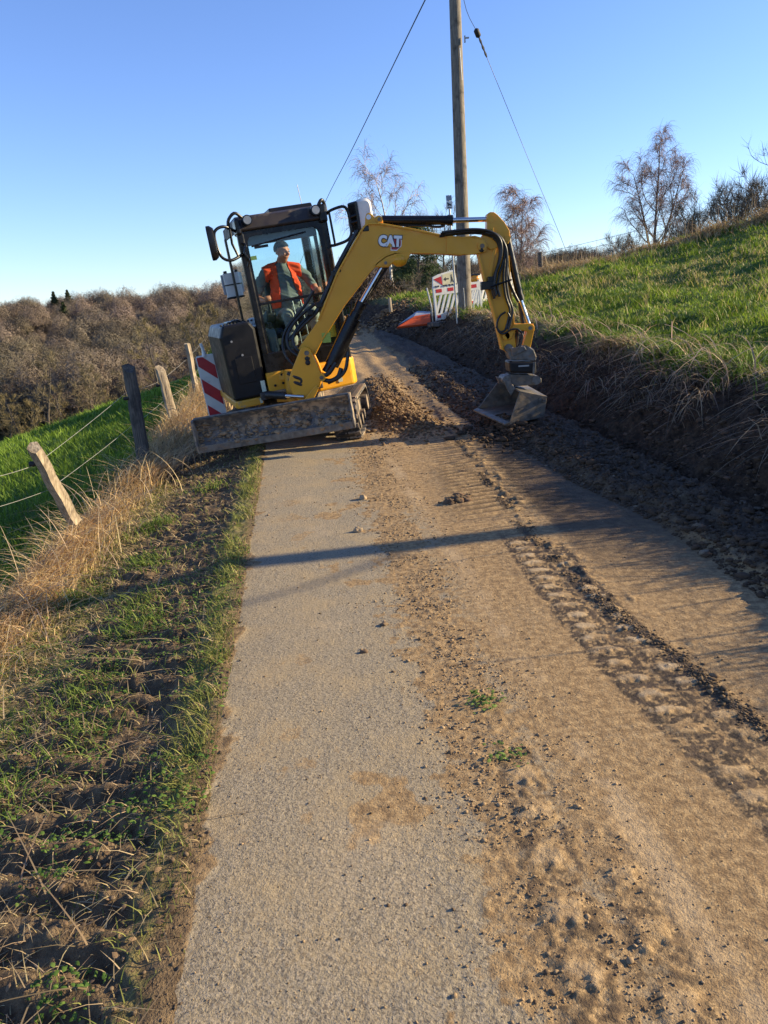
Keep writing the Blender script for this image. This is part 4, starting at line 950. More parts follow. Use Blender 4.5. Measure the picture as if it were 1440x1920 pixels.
# clothing lifted off the body's own surface
def garment(name, sel, lift, m, rag=0):
    idx = np.nonzero(sel)[0]; used = sorted({v for i in idx for v in me.polygons[i].vertices}); mp = {v: i for i, v in enumerate(used)}
    L = (LV2[used] + VN[used] * lift); F = [tuple(mp[v] for v in me.polygons[i].vertices) for i in idx]
    g = MB(); g.add(L, F); o = g.build(name, m, PER, FU, smooth=180)
    s_ = o.modifiers.new('solid', 'SOLIDIFY'); s_.thickness = .006; s_.offset = 1; return o
A_, Bc, Cc = fc[:, 0], fc[:, 1], fc[:, 2]
cx = .42
front = np.abs(A_ - cx)
vest = ((ft == 0) & (Cc > 1.56) & (front < .205 + .03 * (Cc > 1.9)) & (Cc < 2.12) & ~((Bc > -.06) & (front < .075 + .05 * np.clip((2.05 - Cc) / .5, 0, 1))))
garment('vest', vest, .012, M['vest'])
face = HL @ np.array((math.sin(ya), math.cos(ya), 0))
bean = (Cc > 2.1) & (HL[:, 2] > .045 + .22 * (face) * .4 - .02 * (face < 0)) & (np.linalg.norm(HL, axis=1) < .2)
garment('beanie', bean, .013, M['beanie'])
g = MB()
for s in (-1, 1): g.ball(hd_(s * .034, .079, .012), (.012, .008, .007), 0, 8, 6)
g.build('eye', M['ink'], PER, FU)

# ------------------------------------------------------------------ road works furniture, fences, pole
def H(x, y): return float(h0(np.array([x]), np.array([y]))[0])
# red and white beacon beside the machine
bb = at(414, 790, 10.6); bz = float(zverge(np.array([bb[0]]), np.array([bb[1]]))[0])
BE = empty('warning_beacon', (bb[0], bb[1], bz), 'upright red and white striped warning beacon left of the excavator', 'traffic beacon')
FB = frame((bb[0], bb[1], bz), -14, 6)
tilt = np.array([[1, 0, 0], [0, 1, 0], [.005, 0, 1]])
FBt = (FB[0], tilt @ FB[1])
w2, zb, zt = .125, .22, 1.10
mb = MB(); mb.prism(rrect(-w2, w2, zb, zt, .03, 4), -.025, .015, 1); pl = mb.build('plate', M['white'], BE, FBt, bevel=.006)
mb = MB()
def clip_band(c0, c1):  # stripe between z - .9*x = c0 and c1 inside the panel
    P = [(-w2 + .014, zb + .02), (w2 - .014, zb + .02), (w2 - .014, zt - .02), (-w2 + .014, zt - .02)]
    def cut(P, f):
        o = []
        for i in range(len(P)):
            a, b = P[i], P[(i + 1) % len(P)]; fa, fb = f(a), f(b)
            if fa >= 0: o.append(a)
            if fa * fb < 0: t = fa / (fa - fb); o.append((a[0] + t * (b[0] - a[0]), a[1] + t * (b[1] - a[1])))
        return o
    P = cut(P, lambda p: p[1] + .95 * p[0] - c0); return cut(P, lambda p: c1 - p[1] - .95 * p[0]) if P else P
for c0 in (.14, .50, .86):
    P = clip_band(c0, c0 + .19)
    if len(P) > 2: mb.prism(P, .0155, .018, 1)
mb.build('red_stripes', M['red'], pl, FBt); 
mb = MB(); mb.tube([(.0, 0, zt - .02), (.0, 0, zt + .07), (-.015, 0, zt + .16)], [.035, .022, .02], 10); mb.build('handle', M['white'], BE, FBt, smooth=50)
mb = MB(); mb.box((-.05, -.03, .05), (.05, .03, zb + .02)); mb.build('foot_tube', M['greypanel'], BE, FBt)
mb = MB(); mb.prism([(-.28, -.36), (.32, -.36), (.36, -.3), (.36, .36), (-.24, .40), (-.30, .3)], -.02, .10, 2); mb.build('foot_plate', M['darkrubber'], BE, FB, bevel=.02)

# the pasture fence on the left: four posts and two strands
FN = empty('pasture_fence', (-2.8, 8, H(-2.8, 8)), 'old wooden pasture fence with thin wire along the left verge', 'fence')
tops = []
def post(base, top, r, m, seed, parent, label=None, cut=.0):
    base, top = np.array(base, float), np.array(top, float); rg = np.random.default_rng(seed); mb = MB(); k = 10; n = 9; V = []
    ax = top - base; ax /= np.linalg.norm(ax); A = np.cross(ax, (0, 1, 0)); A /= np.linalg.norm(A); B = np.cross(ax, A); J = 1 + .6 * (rg.random(k) - .5)
    for i in range(n):
        c = base + (top - base) * i / (n - 1) + .012 * (rg.random(3) - .5)
        for j in range(k):
            t = 2 * math.pi * j / k; rr = r * J[j] * (1.05 - .15 * i / n) * (1 + .1 * (rg.random() - .5))
            V.append(c + rr * (math.cos(t) * A + math.sin(t) * B) + (ax * (cut * math.cos(t + 1) + .02 * rg.random()) if i == n - 1 else 0))
    mb.add(V, [(i * k + j, i * k + (j + 1) % k, (i + 1) * k + (j + 1) % k, (i + 1) * k + j) for i in range(n - 1) for j in range(k)] + [tuple(range((n - 1) * k, n * k))])
    o = mb.build('fence_post', m, parent, smooth=50)
    if label: o['label'] = label
    return o, base, top
specs = [(at(140, 975, 6.2), at(66, 838, 5.75), .052, 'post', 'fence post leaning over in the dry grass', .02), (at(273, 880, 9.0), at(243, 692, 9.0), .068, 'darkpost', 'dark weathered fence post', .05),
         (at(328, 800, 12.0), at(300, 691, 12.0), .066, 'post', 'split pale fence post', .06), (at(376, 775, 14.5), at(351, 645, 14.5), .055, 'post', None, .01)]
for i, (b_, t_, r, m, lab, cut) in enumerate(specs):
    o, b2, t2 = post(b_, t_, r, M[m], 50 + i, FN, lab, cut); tops.append((b2, t2, o, r))
for b2, t2, o, r in tops:
    for q in ((.80,) if r < .065 else (.72,)):
        c = b2 + (t2 - b2) * q + (-r - .02, -.02, 0); mb = MB(); mb.tube([c + (.03, 0, 0), c, c + (-.03, 0, 0)], [.012, .022, .02], 8); mb.build('insulator', M['rubber'], o, smooth=50)
def strand(P, name, m, parent, r=.004, sag=.05, n=8):
    out = []
    for a, b in zip(P[:-1], P[1:]):
        for k in range(n): t = k / n; out.append(np.array(a) * (1 - t) + np.array(b) * t - np.array((0, 0, sag * 4 * t * (1 - t))))
    out.append(np.array(P[-1])); mb = MB(); mb.tube(out, r, 5); return mb.build(name, m, parent, smooth=60)
for q in (.78, .45):
    P = [at(-60, 905 + 60 * (q < .6), 5.0)] + [b2 + (t2 - b2) * q + (-.075, -.02, 0) for b2, t2, o, r in tops] + [np.array((-4.1, 19, H(-4.1, 19) + q * 1.0))]
    strand(P, 'fence_wire', M['fencewire'], FN, .0016, .012)
# fence along the brow of the right meadow
FR = empty('brow_fence', (5.9, 26.5, H(5.9, 26.5)), 'dark post and thin wires on the brow of the right meadow', 'fence')
pts = []
for (u, v0, y) in ((1013, 473, 26.5), (1330, 0, 25.0), (1470, 0, 23.0)):
    p = at(u, 473, y); gz_ = H(p[0], y) - .1; tp = at(1013, 473, 26.5)[2] if u == 1013 else gz_ + .9
    if u == 1013: o, b2, t2 = post((p[0] + .02, y, gz_ - .1), (p[0], y, tp), .075, M['darkpost'], 77, FR)
    pts.append((p[0], y, gz_, tp))
for q in (.45, .72, .95):
    strand([(p[0] - .0, p[1] - .08, p[2] + (p[3] - p[2]) * q) for p in pts], 'fence_wire', M['wire'], FR, .006, .03)

# utility pole, its stay and the cable
pb = at(873, 600, 19.0); ptop = at(853, 0, 19.0); ax = (ptop - pb) / (ptop - pb)[2]
PO = empty('utility_pole', pb, 'tall round wooden utility pole rising behind the excavator boom', 'utility pole')
mb = MB(); zz = np.linspace(-.4, 9.6, 14); mb.tube([pb + ax * z for z in zz], .165 - .0055 * zz, 20); mb.build('shaft', M['pole'], PO, smooth=60)
q = at(862, 74, 19.0); mb = MB(); mb.box(q + (.09, -.14, -.025), q + (.19, -.10, .0)); mb.box(q + (.085, -.15, -.10), q + (.11, -.09, .03)); mb.build('step_iron', M['galv'], PO)
mb = MB(); mb.tube([at(u, v, 18.86) for u, v in ((862, 90), (864, 120), (866, 150))], .012, 6); mb.build('conduit', M['galv'], PO)
mb = MB(); mb.tube([at(u, v, 18.80) for u, v in ((869, 540), (871, 562), (872, 585))], .010, 6); mb.build('earth_rod', M['galv'], PO)
pt = pb + ax * 9.2
mb = MB(); mb.box(pt + (-.7, -.05, -.05), pt + (.7, .05, .05)); mb.build('cross_arm', M['galv'], PO)
CA = MB(); e0, e1 = at(797, 0, 21.5), at(607, 385, 52); d = e0 + (e0 - e1) * .035; CA.tube(spline([pt + (-.1, 0, 0), d, e0, e0 * .5 + e1 * .5 + (0, 0, -.05), e1, at(560, 500, 62)], 40), .017, 6)
tag(CA.build('overhead_cable', M['cable'], None, smooth=60), 'dark overhead cable slanting down to the excavator cab roof', 'cable')
g0, gi, gj, g1 = at(868, -8, 19.2), at(895, 62, 19.7), at(915, 113, 20.1), at(1061, 470, 23.5)
GS = empty('stay_wire', g1, 'thin stay wire with an insulator running down right of the pole', 'wire')
mb = MB(); mb.tube(spline([pb + ax * 9.0, g0, gi, gj, gj * .5 + g1 * .5, g1, g1 + np.array((.12, .2, -.6))], 30), .0065, 6); mb.build('strand', M['wire'], GS, smooth=60)
mb = MB(); dd = (gj - gi) / np.linalg.norm(gj - gi); mb.tube([gi - dd * .10, gi - dd * .07, gi + dd * .07, gi + dd * .10], [.03, .062, .062, .03], 12); mb.build('insulator', M['rubber'], GS, smooth=50)
mb = MB(); mb.tube([gi + dd * .12 + (dd * L) for L in (0, .08, .16, .24, .32, .4, .48)], [.02, .03, .018, .034, .018, .03, .018], 6); mb.build('turnbuckle', M['wire'], GS, smooth=50)

# small sign on a thin post beside the pole
sb, st = at(857, 590, 18.2), at(841, 366, 18.2); SG = empty('post_sign', sb, 'thin grey post with two small sign plates beside the utility pole', 'sign')
mb = MB(); mb.tube([sb - (0, 0, .2), st], .022, 10); mb.build('post', M['galv'], SG, smooth=60)
def plate(u0, v0, u1, v1, m, name, y=18.15):
    a, b, c, d = at(u0, v0, y), at(u1, v0 - .6, y), at(u1 + .8, v1 - .6, y), at(u0 + .8, v1, y); mb = MB(); quadprism(mb, [a, b, c, d], (0, .012, 0), 1); return mb.build(name, m, SG)
plate(836, 366.5, 846.5, 376.5, M['greypanel'], 'upper_plate'); lp = plate(836.5, 377.5, 848, 392, M['white'], 'lower_plate')
mb = MB()
for P in ([(838.5, 379.5), (841, 380), (841.5, 381.5), (845.5, 382.5), (846.5, 386), (845, 386.5), (844.3, 384.8), (841.5, 384.8), (841, 387), (839.7, 386.8), (839.6, 382.5), (838.2, 381.5)], [(839, 388.6), (847, 388.2), (847, 389.7), (839, 390.1)]):
    mb.add([at(u, v, 18.143) for u, v in P], [tuple(range(len(P)))])
mb.build('dog_pictogram', M['ink'], lp)

# road closure barriers
def barrier(p0, p1, hgt, label, nred, phase, seed):
    p0, p1 = np.array(p0, float), np.array(p1, float); d = p1 - p0; L = np.linalg.norm(d[:2]); ux = d / np.linalg.norm(d)
    O = empty('barrier', p0, label, 'barrier', 'plastic barriers closing the road'); up_ = np.array((-.06, 0, 1.)); nn = np.cross(ux, up_); nn /= np.linalg.norm(nn)   # towards the camera
    if nn[1] > 0: nn = -nn
    fr = (p0, np.array([ux, nn, up_]))
    mb = MB(); t0 = .03
    for x0, x1, z0, z1 in ((0, L, .60, hgt), (0, L, 0, .16), (0, .05, .16, .60), (L - .05, L, .16, .60)): mb.box((x0, -t0, z0), (x1, t0, z1))
    n = int(L / .125)
    for k in range(n):
        x = .06 + (L - .16) * k / max(n - 1, 1); w = .052
        mb.prism([(max(x - .06, 0), .155), (x - .06 + w, .155), (min(x + .12 + w, L), .605), (min(x + .12, L - w), .605)], -t0 * .9, t0 * .9, 1)
    pn = mb.build('panel', M['white'], O, fr)
    for k in range(nred):
        x0 = phase + k * .32
        if x0 > L - .05: break
        q = MB(); q.box((max(x0, .015), t0, .66), (min(x0 + .16, L - .015), t0 + .004, .93 * hgt)); q.build('red_square', M['red'], pn, fr)
    q = MB(); q.box((.03, t0, .05), (.13, t0 + .004, .12)); q.build('red_square', M['red'], pn, fr)
    for x in (.02, L - .02):
        q = MB(); q.box((x - .02, -.05, -.12), (x + .02, -t0, hgt + .05)); q.build('upright', M['galv'], O, fr)
    q = MB(); q.prism([(-.1, -.4), (.1, -.4), (.1, .4), (-.1, .4)], -.14, -.03, 2); q.build('foot_plate', M['darkrubber'], O, fr, bevel=.02)
    return O, fr, L
BA, fa, La = barrier(at(818, 601, 19.6), at(905, 588, 20.0), .80, 'white barrier with red squares, carrying the arrow board, left of the pole', 6, .06, 1)
BB, fb, Lb = barrier(at(880, 578, 20.9) + (0, 0, .06), at(968, 566, 21.6), .80, 'white barrier with red squares and a lamp on it, right of the pole', 6, .16, 2)
# arrow board on top of the first barrier
AB = empty('arrow_board', to_world(fa, (0, .02, .82)), 'cream arrow and pedestrian board with a red triangle on top of the barrier', 'sign')
mb = MB(); mb.prism([(.0, .80), (.66, .80), (.62, 1.16), (.16, 1.09), (.02, 1.04)], -.02, .03, 1); bd = mb.build('board', M['white'], AB, fa)
mb = MB(); mb.prism([(.03, .99), (.24, 1.04), (.25, .83)], .031, .035, 1); mb.build('red_triangle', M['red'], bd, fa)
mb = MB(); mb.prism([(.26, .82), (.63, .82), (.61, 1.12), (.27, 1.07)], .031, .034, 1); mb.build('cream_field', M['cream'], bd, fa)
mb = MB()
for P in ([(.30, .96), (.36, 1.01), (.355, .975), (.44, .975), (.44, .945), (.355, .945), (.36, .91)], [(.50, 1.05), (.53, 1.05), (.53, 1.02), (.50, 1.02)], [(.495, 1.01), (.53, 1.01), (.545, .93), (.57, .86), (.55, .86), (.52, .92), (.50, .86), (.48, .86), (.50, .94)], [(.57, .90), (.60, .90), (.60, .88), (.57, .88)]): mb.prism(P, .0345, .037, 1)
mb.build('arrow_and_walker', M['ink'], bd, fa)
mb = MB()
for x in (.05, .12, .27, .33, .42, .50, .6): mb.box((x, .03, .795), (x + .035, .045, .83))
mb.build('hook', M['ink'], AB, fa)
# warning lamp on the second barrier
lx = at(891, 541, 20.9); WL = empty('warning_lamp', lx, 'orange warning lamp standing on the barrier right of the pole', 'lamp')
mb = MB(); mb.box(lx + (-.10, -.06, -.02), lx + (.16, .06, .13)); mb.box(lx + (.02, -.05, .12), lx + (.15, .05, .17)); mb.build('body', M['red'], WL, bevel=.02)
mb = MB(); mb.ball(lx + (.0, -.02, .24), (.115, .06, .115), 0, 20, 12); mb.build('lens', M['lens'], WL, smooth=60)
mb = MB(); mb.box(lx + (-.10, -.06, .33), lx + (.14, .05, .37), 0, None); mb.build('hood', M['ink'], WL, bevel=.01)
# folded warning sign lying by the barrier
c = [at(745, 614, 20.0), at(806, 606, 20.2), at(804, 592, 20.5), at(780, 596, 20.4)]
FS = empty('folded_sign', c[0], 'folded grey and orange red warning sign lying beside the barrier', 'sign')
mb = MB(); P = [at(744, 613, 20.0), at(808, 606, 20.0), at(806, 588, 20.25), at(778, 592, 20.2)]; quadprism(mb, P, (0, .05, -.05), 1); q1 = mb.build('orange_edge', M['orange'], FS, bevel=.01)
mb = MB(); P = [at(746, 609, 20.15), at(776, 594, 20.2), at(806, 589, 20.25), at(808, 584, 20.8), at(782, 583, 20.8)]; quadprism(mb, P, (0, .05, -.05), 1); mb.build('grey_sheet', M['greypanel'], FS, bevel=.01)
mb = MB(); mb.tube([at(800, 540, 20.1), at(809, 575, 20.0), at(812, 604, 20.0)], .02, 8); mb.build('stand_leg', M['galv'], FS)
mb = MB(); mb.tube([at(730, 558, 24), at(733, 585, 24)], .05, 8); mb.tube
tag(mb.build('marker_peg', M['post'], None), 'short pale wooden peg standing before the brush pile', 'post')

# stones and clods that lie singly on the road
def stone(u, v, y_guess, r, label, col, seed, cat='stone', flat=.75):
    x, y = at(u, v, y_guess)[0], y_guess; z = float(zroad(x, y)[0])
    o = clods('stone' if cat == 'stone' else 'mud_clod', [(x, y, z + r * .35)], [r], [col], seed, flat, fine=True, kind=None)
    tag(o, label, cat); return o
stone(681, 937, 6.2, .034, 'pale stone on the road nearest the excavator blade', (.40, .29, .18), 11)
stone(672, 997, 5.28, .026, 'small pale stone lying below the other on the road', (.40, .29, .18), 12)
stone(722, 1200, 3.6, .016, 'small dark stone on the road left of the rubble strip', (.16, .11, .07), 13)
stone(684, 1246, 3.3, .014, 'tiny dark stone on the grey part of the road', (.15, .10, .065), 14)

# ------------------------------------------------------------------ plants
RNG = np.random.default_rng(2024)
def blades(name, P, h, w, lean, col, seg=2, az=None, seed=0, m='leaf', droop=.0, kind='stuff', tipcol=None):
    """grass blades as tapering bent ribbons; lean = sideways reach / height"""
    r = np.random.default_rng(seed); n = len(P); P = np.asarray(P, float)
    az = r.random(n) * 6.2832 if az is None else az; ax = np.stack([np.cos(az), np.sin(az), 0 * az], 1)
    fa = az + 1.57 + r.normal(0, .5, n); wd = np.stack([np.cos(fa), np.sin(fa), 0 * fa], 1); V = []; C = []
    tc = col if tipcol is None else tipcol
    for i in range(seg + 1):
        t = i / seg; up_ = t - droop * t ** 2.2
        c = P + ax * (h * lean * t ** 1.7)[:, None]; c[:, 2] += h * up_
        k = col + (tc - col) * t
        if i < seg:
            ww = (w * (1 - .55 * t) / 2)[:, None]; V += [c - wd * ww, c + wd * ww]; C += [k, k]
        else: V.append(c); C.append(k)
    V = np.stack(V, 1); C = np.stack(C, 1); nv = V.shape[1]; f = []
    for i in range(seg - 1): f += [(2 * i, 2 * i + 1, 2 * i + 3), (2 * i, 2 * i + 3, 2 * i + 2)]
    f.append((2 * seg - 2, 2 * seg - 1, 2 * seg)); f = np.array(f)
    F = (f[None] + (np.arange(n) * nv)[:, None, None]).reshape(-1, 3)
    o = fast_mesh(name, V.reshape(-1, 3), F, M[m], cols=C.reshape(-1, 3), smooth=True)
    if kind: o['kind'] = kind
    return o
def logy(n, y0, y1, r, p=1.0):
    u = r.random(n); return y0 * (y1 / y0) ** (u ** p)
def jit(n, base, amt, r):
    k = 1 + amt * (r.random((n, 1)) - .5) * 2; return np.clip(np.asarray(base, float) * k * (1 + .12 * (r.random((n, 3)) - .5)), 0, 1)
def mixc(a, b, t): return np.asarray(a) * (1 - t[:, None]) + np.asarray(b) * t[:, None]
GREEN, LIME, STRAW, BLOND, BROWN = (.085, .17, .020), (.20, .27, .04), (.40, .31, .15), (.55, .40, .21), (.17, .115, .065)

# left meadow: short dense grass, only where it can be seen
r = np.random.default_rng(1); n = 62000
y = logy(n, 5.5, 42, r, .8); x = xf(y) - .15 - (r.random(n) ** 1.25) * (2 + .75 * y)
z = zmeadl(x, y); t = np.clip(fbm(x * .7, y * .7, 401, 4) * 1.8 - .55 + .25 * r.normal(size=n), 0, 1)
blades('meadow_grass', np.stack([x, y, z], 1), (.07 + .10 * r.random(n)) * (.7 + .6 * t) * (1 + y / 60), .006 + .0011 * y * (.6 + .4 * r.random(n)), .3 + .8 * r.random(n), mixc((.07, .13, .012), (.22, .33, .035), t) * (1 + .3 * (r.random((n, 1)) - .5)), 2, seed=2)
# right meadow
n = 98000; y = logy(n, 3.2, 28, r, .75); x = xl(y) - .12 + (r.random(n) ** 1.15) * (3 + .42 * y)
z = zmead(x, y); t = np.clip(fbm(x * .9, y * .9, 411, 4) * 2.2 - .75 + .2 * r.normal(size=n), 0, 1); tuft = sstep(.5, .7, fbm(x * 2.2, y * 2.2, 415, 3))
dry = (r.random(n) < .13 + .45 * sstep(.55, .7, fbm(x * .6, y * .6, 417, 3)))
c = np.where(dry[:, None], mixc((.34, .29, .10), (.50, .40, .18), r.random(n)), mixc((.075, .13, .010), (.27, .36, .04), t)) * (1 + .3 * (r.random((n, 1)) - .5))
blades('meadow_grass', np.stack([x, y, z], 1), (.045 + .075 * r.random(n)) * (.5 + 1.1 * tuft) * (1 + y / 60), .006 + .0011 * y * (.6 + .4 * r.random(n)), .3 + 1.0 * r.random(n), c, 2, seed=3)
# dead grass along the brow and its fence, and over the lip of the bank
def brow(n, r):
    x = r.uniform(4.2, 14, n); y = 27 - .5 * (x - 5.5) - 1.2 + r.normal(0, .8, n) ; return x, y
n = 15000; x, y = brow(n, r); k = fbm(x * 1.3, y * 1.3, 421, 3); s_ = k > .40; x, y, k = x[s_], y[s_], k[s_]; n = len(x); z = zmead(x, y)
blades('dry_grass', np.stack([x, y, z], 1), (.08 + .26 * r.random(n)) * (.4 + 1.3 * (k - .4) * 3), .02 + .012 * r.random(n), .4 + 1.3 * r.random(n), jit(n, (.42, .30, .155), .4, r), 3, seed=4, m='dry', droop=.35)
n = 260; x, y = brow(n, r); z = zmead(x, y)
blades('dry_grass', np.stack([x, y, z], 1), .3 + .7 * r.random(n), .010 + .006 * r.random(n), .1 + .3 * r.random(n), jit(n, (.40, .30, .18), .3, r), 3, seed=5, m='dry')
n = 7500; y = logy(n, 2.6, 24, r, .8); tt = r.normal(.98, .13, n); x = xt(y) + tt * (xl(y) - xt(y)); k = fbm(x * 1.6, y * 1.6, 431, 3); s_ = k > .46; x, y, k, tt = x[s_], y[s_], k[s_], tt[s_]; n = len(x); z = np.where(tt < 1.02, zbank(x, y), zmead(x, y))
blades('dry_grass', np.stack([x, y, z], 1), .07 + .22 * r.random(n) * (k / .5), .006 + .0009 * y, .5 + 1.5 * r.random(n), jit(n, mixc((.30, .22, .13), (.48, .36, .19), r.random(n)), .25, r), 4, az=np.where(r.random(n) < .45, 3.3 + r.normal(0, .9, n), r.random(n) * 6.28), seed=6, m='dry', droop=.75)
# roots and stalks hanging down the cut face
n = 2300; y = logy(n, 2.6, 20, r, .85); tt = r.uniform(.38, 1.0, n); x = xt(y) + tt * (xl(y) - xt(y)); k = fbm(x * 1.1, y * 1.1, 441, 3); s_ = k > .50; x, y, tt = x[s_], y[s_], tt[s_]; n = len(x); z = zbank(x, y) + .02
blades('hanging_roots', np.stack([x, y, z], 1), .22 + .45 * r.random(n), .006 + .0008 * y, .9 + .8 * r.random(n), jit(n, mixc((.10, .075, .05), (.34, .25, .16), r.random(n) ** 2), .25, r), 5, az=3.2 + r.normal(0, 1.4, n), seed=7, m='dry', droop=1.15)
n = 170; y = r.uniform(3.5, 17, n); tt = r.uniform(.8, 1.25, n); x = xt(y) + tt * (xl(y) - xt(y)); z = np.where(tt < 1, zbank(x, y), zmead(x, y))
blades('bramble_stems', np.stack([x, y, z], 1), .5 + .6 * r.random(n), .009 + .0009 * y, .7 + 1.0 * r.random(n), jit(n, (.40, .29, .19), .35, r), 8, az=r.normal(3.1, 1.2, n), seed=8, m='dry', droop=.85)
n = 5500; y = logy(n, 4, 24, r, .8); tt = r.normal(.93, .09, n); x = xt(y) + tt * (xl(y) - xt(y)); s_ = fbm(x * 1.3, y * 1.3, 445, 3) > .5; x, y = x[s_], y[s_]; n = len(x); z = zbank(x, y)
blades('bank_grass', np.stack([x, y, z], 1), .08 + .14 * r.random(n), .007 + .001 * y, .4 + .9 * r.random(n), mixc((.06, .12, .015), (.18, .26, .04), r.random(n)), 2, seed=9)

# verge: trampled green, straw and leaves
n = 60000; y = logy(n, 1.0, 12.5, r, .8); u = r.random(n); d = -.03 + 1.80 * u; x = xe(y) - d
near = .22 + .78 * sstep(1.8, 4.5, y)
wt = near * (.10 + .75 * sstep(.75, 1.15, d)) + .7 * np.exp(-((d - .06) / .09) ** 2) * (.25 + .75 * sstep(1.6, 2.6, y))
k = fbm(x * 3.5, y * 3.5, 451, 4); s_ = r.random(n) < wt * sstep(.33, .55, k) + .06; x, y, d, k = x[s_], y[s_], d[s_], k[s_]; n = len(x); z = zverge(x, y)
g = r.random(n); edge = np.exp(-((d - .1) / .1) ** 2)
c = mixc((.085, .12, .022), (.32, .31, .08), np.clip(g * .8 + .2 * k, 0, 1)); sdry = r.random(n) < .45 * (1 - edge); c[sdry] = mixc((.30, .22, .10), (.52, .39, .20), r.random(sdry.sum()))
c *= (1 + .3 * (r.random((n, 1)) - .5))
blades('verge_grass', np.stack([x, y, z], 1), (.016 + .036 * r.random(n)) * (1 + .8 * edge * (y > 2.5)), .0022 + .0009 * y, .4 + 1.1 * r.random(n), c, 3, seed=10, droop=.2)
# lush tufts
tc_ = [(-1.55, 4.4), (-1.75, 5.2), (-2.1, 4.7), (-1.5, 3.3), (-1.75, 3.0), (-1.35, 2.9), (-1.95, 6.2), (-1.7, 7.3), (-2.2, 3.8), (-1.45, 4.0), (-1.6, 2.5)]
Q = []
for cx_, cy_ in tc_: k = r.integers(140, 380); Q.append(np.stack([cx_ + r.normal(0, .10, k), cy_ + r.normal(0, .12, k)], 1))
Q = np.concatenate(Q); n = len(Q); z = zverge(Q[:, 0], Q[:, 1])
blades('verge_grass', np.column_stack([Q, z]), .03 + .075 * r.random(n), .0025 + .001 * Q[:, 1], .3 + 1.0 * r.random(n), mixc((.07, .12, .018), (.22, .27, .05), r.random(n)), 4, seed=11, droop=.3)
# flattened straw and stalks
n = 20000; y = logy(n, 1.0, 10.5, r, .85); d = .06 + 1.7 * r.random(n) ** .8; x = xe(y) - d; z = zverge(x, y) + .008
s_ = r.random(n) < .35 + .5 * sstep(.5, 1.0, d); x, y, z = x[s_], y[s_], z[s_]; n = len(x)
blades('straw', np.stack([x, y, z], 1), .012 + .03 * r.random(n), .0022 + .0007 * y, 1.5 + 3.2 * r.random(n), jit(n, mixc((.25, .17, .09), (.68, .50, .26), r.random(n)), .25, r), 2, seed=12, m='dry', droop=.6)
n = 130; y = logy(n, 1.1, 6, r, .9); d = .1 + 1.6 * r.random(n); x = xe(y) - d; z = zverge(x, y) + .015
blades('long_stalks', np.stack([x, y, z], 1), .03 + .05 * r.random(n), .004 + .0009 * y, 3.0 + 4 * r.random(n), jit(n, mixc((.16, .10, .06), (.46, .34, .19), r.random(n)), .25, r), 5, seed=13, m='dry', droop=.7)
# tall bleached grass at the fence
Q = []; A_ = []
def clump(cx_, cy_, k, sx, sy, az_, H_):
    for _ in range(k): Q.append((cx_ + r.normal(0, sx), cy_ + r.normal(0, sy), H_ * (.45 + .75 * r.random()))); A_.append(az_ + r.normal(0, 1.0))
for cx_, cy_, k, sx, sy, H_ in ((-2.55, 5.5, 1500, .16, .40, .27), (-2.42, 4.7, 1100, .15, .35, .23), (-2.70, 6.5, 1000, .17, .45, .28), (-2.62, 7.0, 350, .16, .3, .22), (-2.65, 8.3, 650, .17, .35, .42), (-2.75, 8.9, 350, .2, .3, .45), (-2.80, 10.2, 700, .30, .5, .42), (-3.0, 11.6, 700, .25, .5, .48), (-3.15, 13.2, 600, .3, .6, .48), (-2.38, 4.0, 600, .14, .3, .20), (-2.25, 3.5, 450, .14, .25, .16), (-2.6, 9.6, 300, .25, .3, .3), (-3.4, 15.2, 500, .3, .7, .5)):
    clump(cx_, cy_, k, sx, sy, 5.6, H_)
Q = np.array(Q); A_ = np.array(A_); n = len(Q); z = np.where(Q[:, 0] > xf(Q[:, 1]) - .2, zverge(Q[:, 0], Q[:, 1]), zmeadl(Q[:, 0], Q[:, 1]))
blades('dry_grass', np.column_stack([Q[:, :2], z]), Q[:, 2], .0035 + .0008 * Q[:, 1], .35 + 1.1 * r.random(n), jit(n, mixc((.46, .31, .15), (.76, .56, .31), r.random(n)), .2, r), 4, az=A_, seed=14, m='dry', droop=.35)
n = 170; k = r.integers(0, 6, n); cx_ = np.array([-2.45, -2.7, -2.6, -2.75, -3.0, -3.1])[k] + r.normal(0, .3, n); cy_ = np.array([5.4, 6.8, 8.3, 9.0, 11.6, 13.2])[k] + r.normal(0, .4, n); z = np.where(cx_ > xf(cy_) - .2, zverge(cx_, cy_), zmeadl(cx_, cy_))
blades('tall_stalks', np.stack([cx_, cy_, z], 1), .25 + .35 * r.random(n), .003 + .0005 * cy_, .2 + .9 * r.random(n), jit(n, (.56, .43, .26), .3, r), 7, az=r.normal(2.5, 1.2, n), seed=15, m='dry', droop=.3)
# dark tangle of bramble between the second and third post
n = 500; cx_ = r.normal(-2.62, .22, n); cy_ = r.normal(8.9, .6, n); z = zverge(cx_, cy_)
blades('bramble_stems', np.stack([cx_, cy_, z], 1), .15 + .3 * r.random(n), .008 + .004 * r.random(n), .6 + 1.4 * r.random(n), jit(n, (.06, .045, .04), .4, r), 6, seed=16, m='dry', droop=.7)
n = 90; cx_ = r.normal(-2.75, .35, n); cy_ = r.uniform(3.6, 7.6, n); z = np.where(cx_ > xf(cy_) - .2, zverge(cx_, cy_), zmeadl(cx_, cy_))
blades('bramble_stems', np.stack([cx_, cy_, z], 1), .3 + .4 * r.random(n), .006 + .004 * r.random(n), .8 + 1.2 * r.random(n), jit(n, (.28, .21, .15), .4, r), 8, seed=17, m='dry', droop=.8)
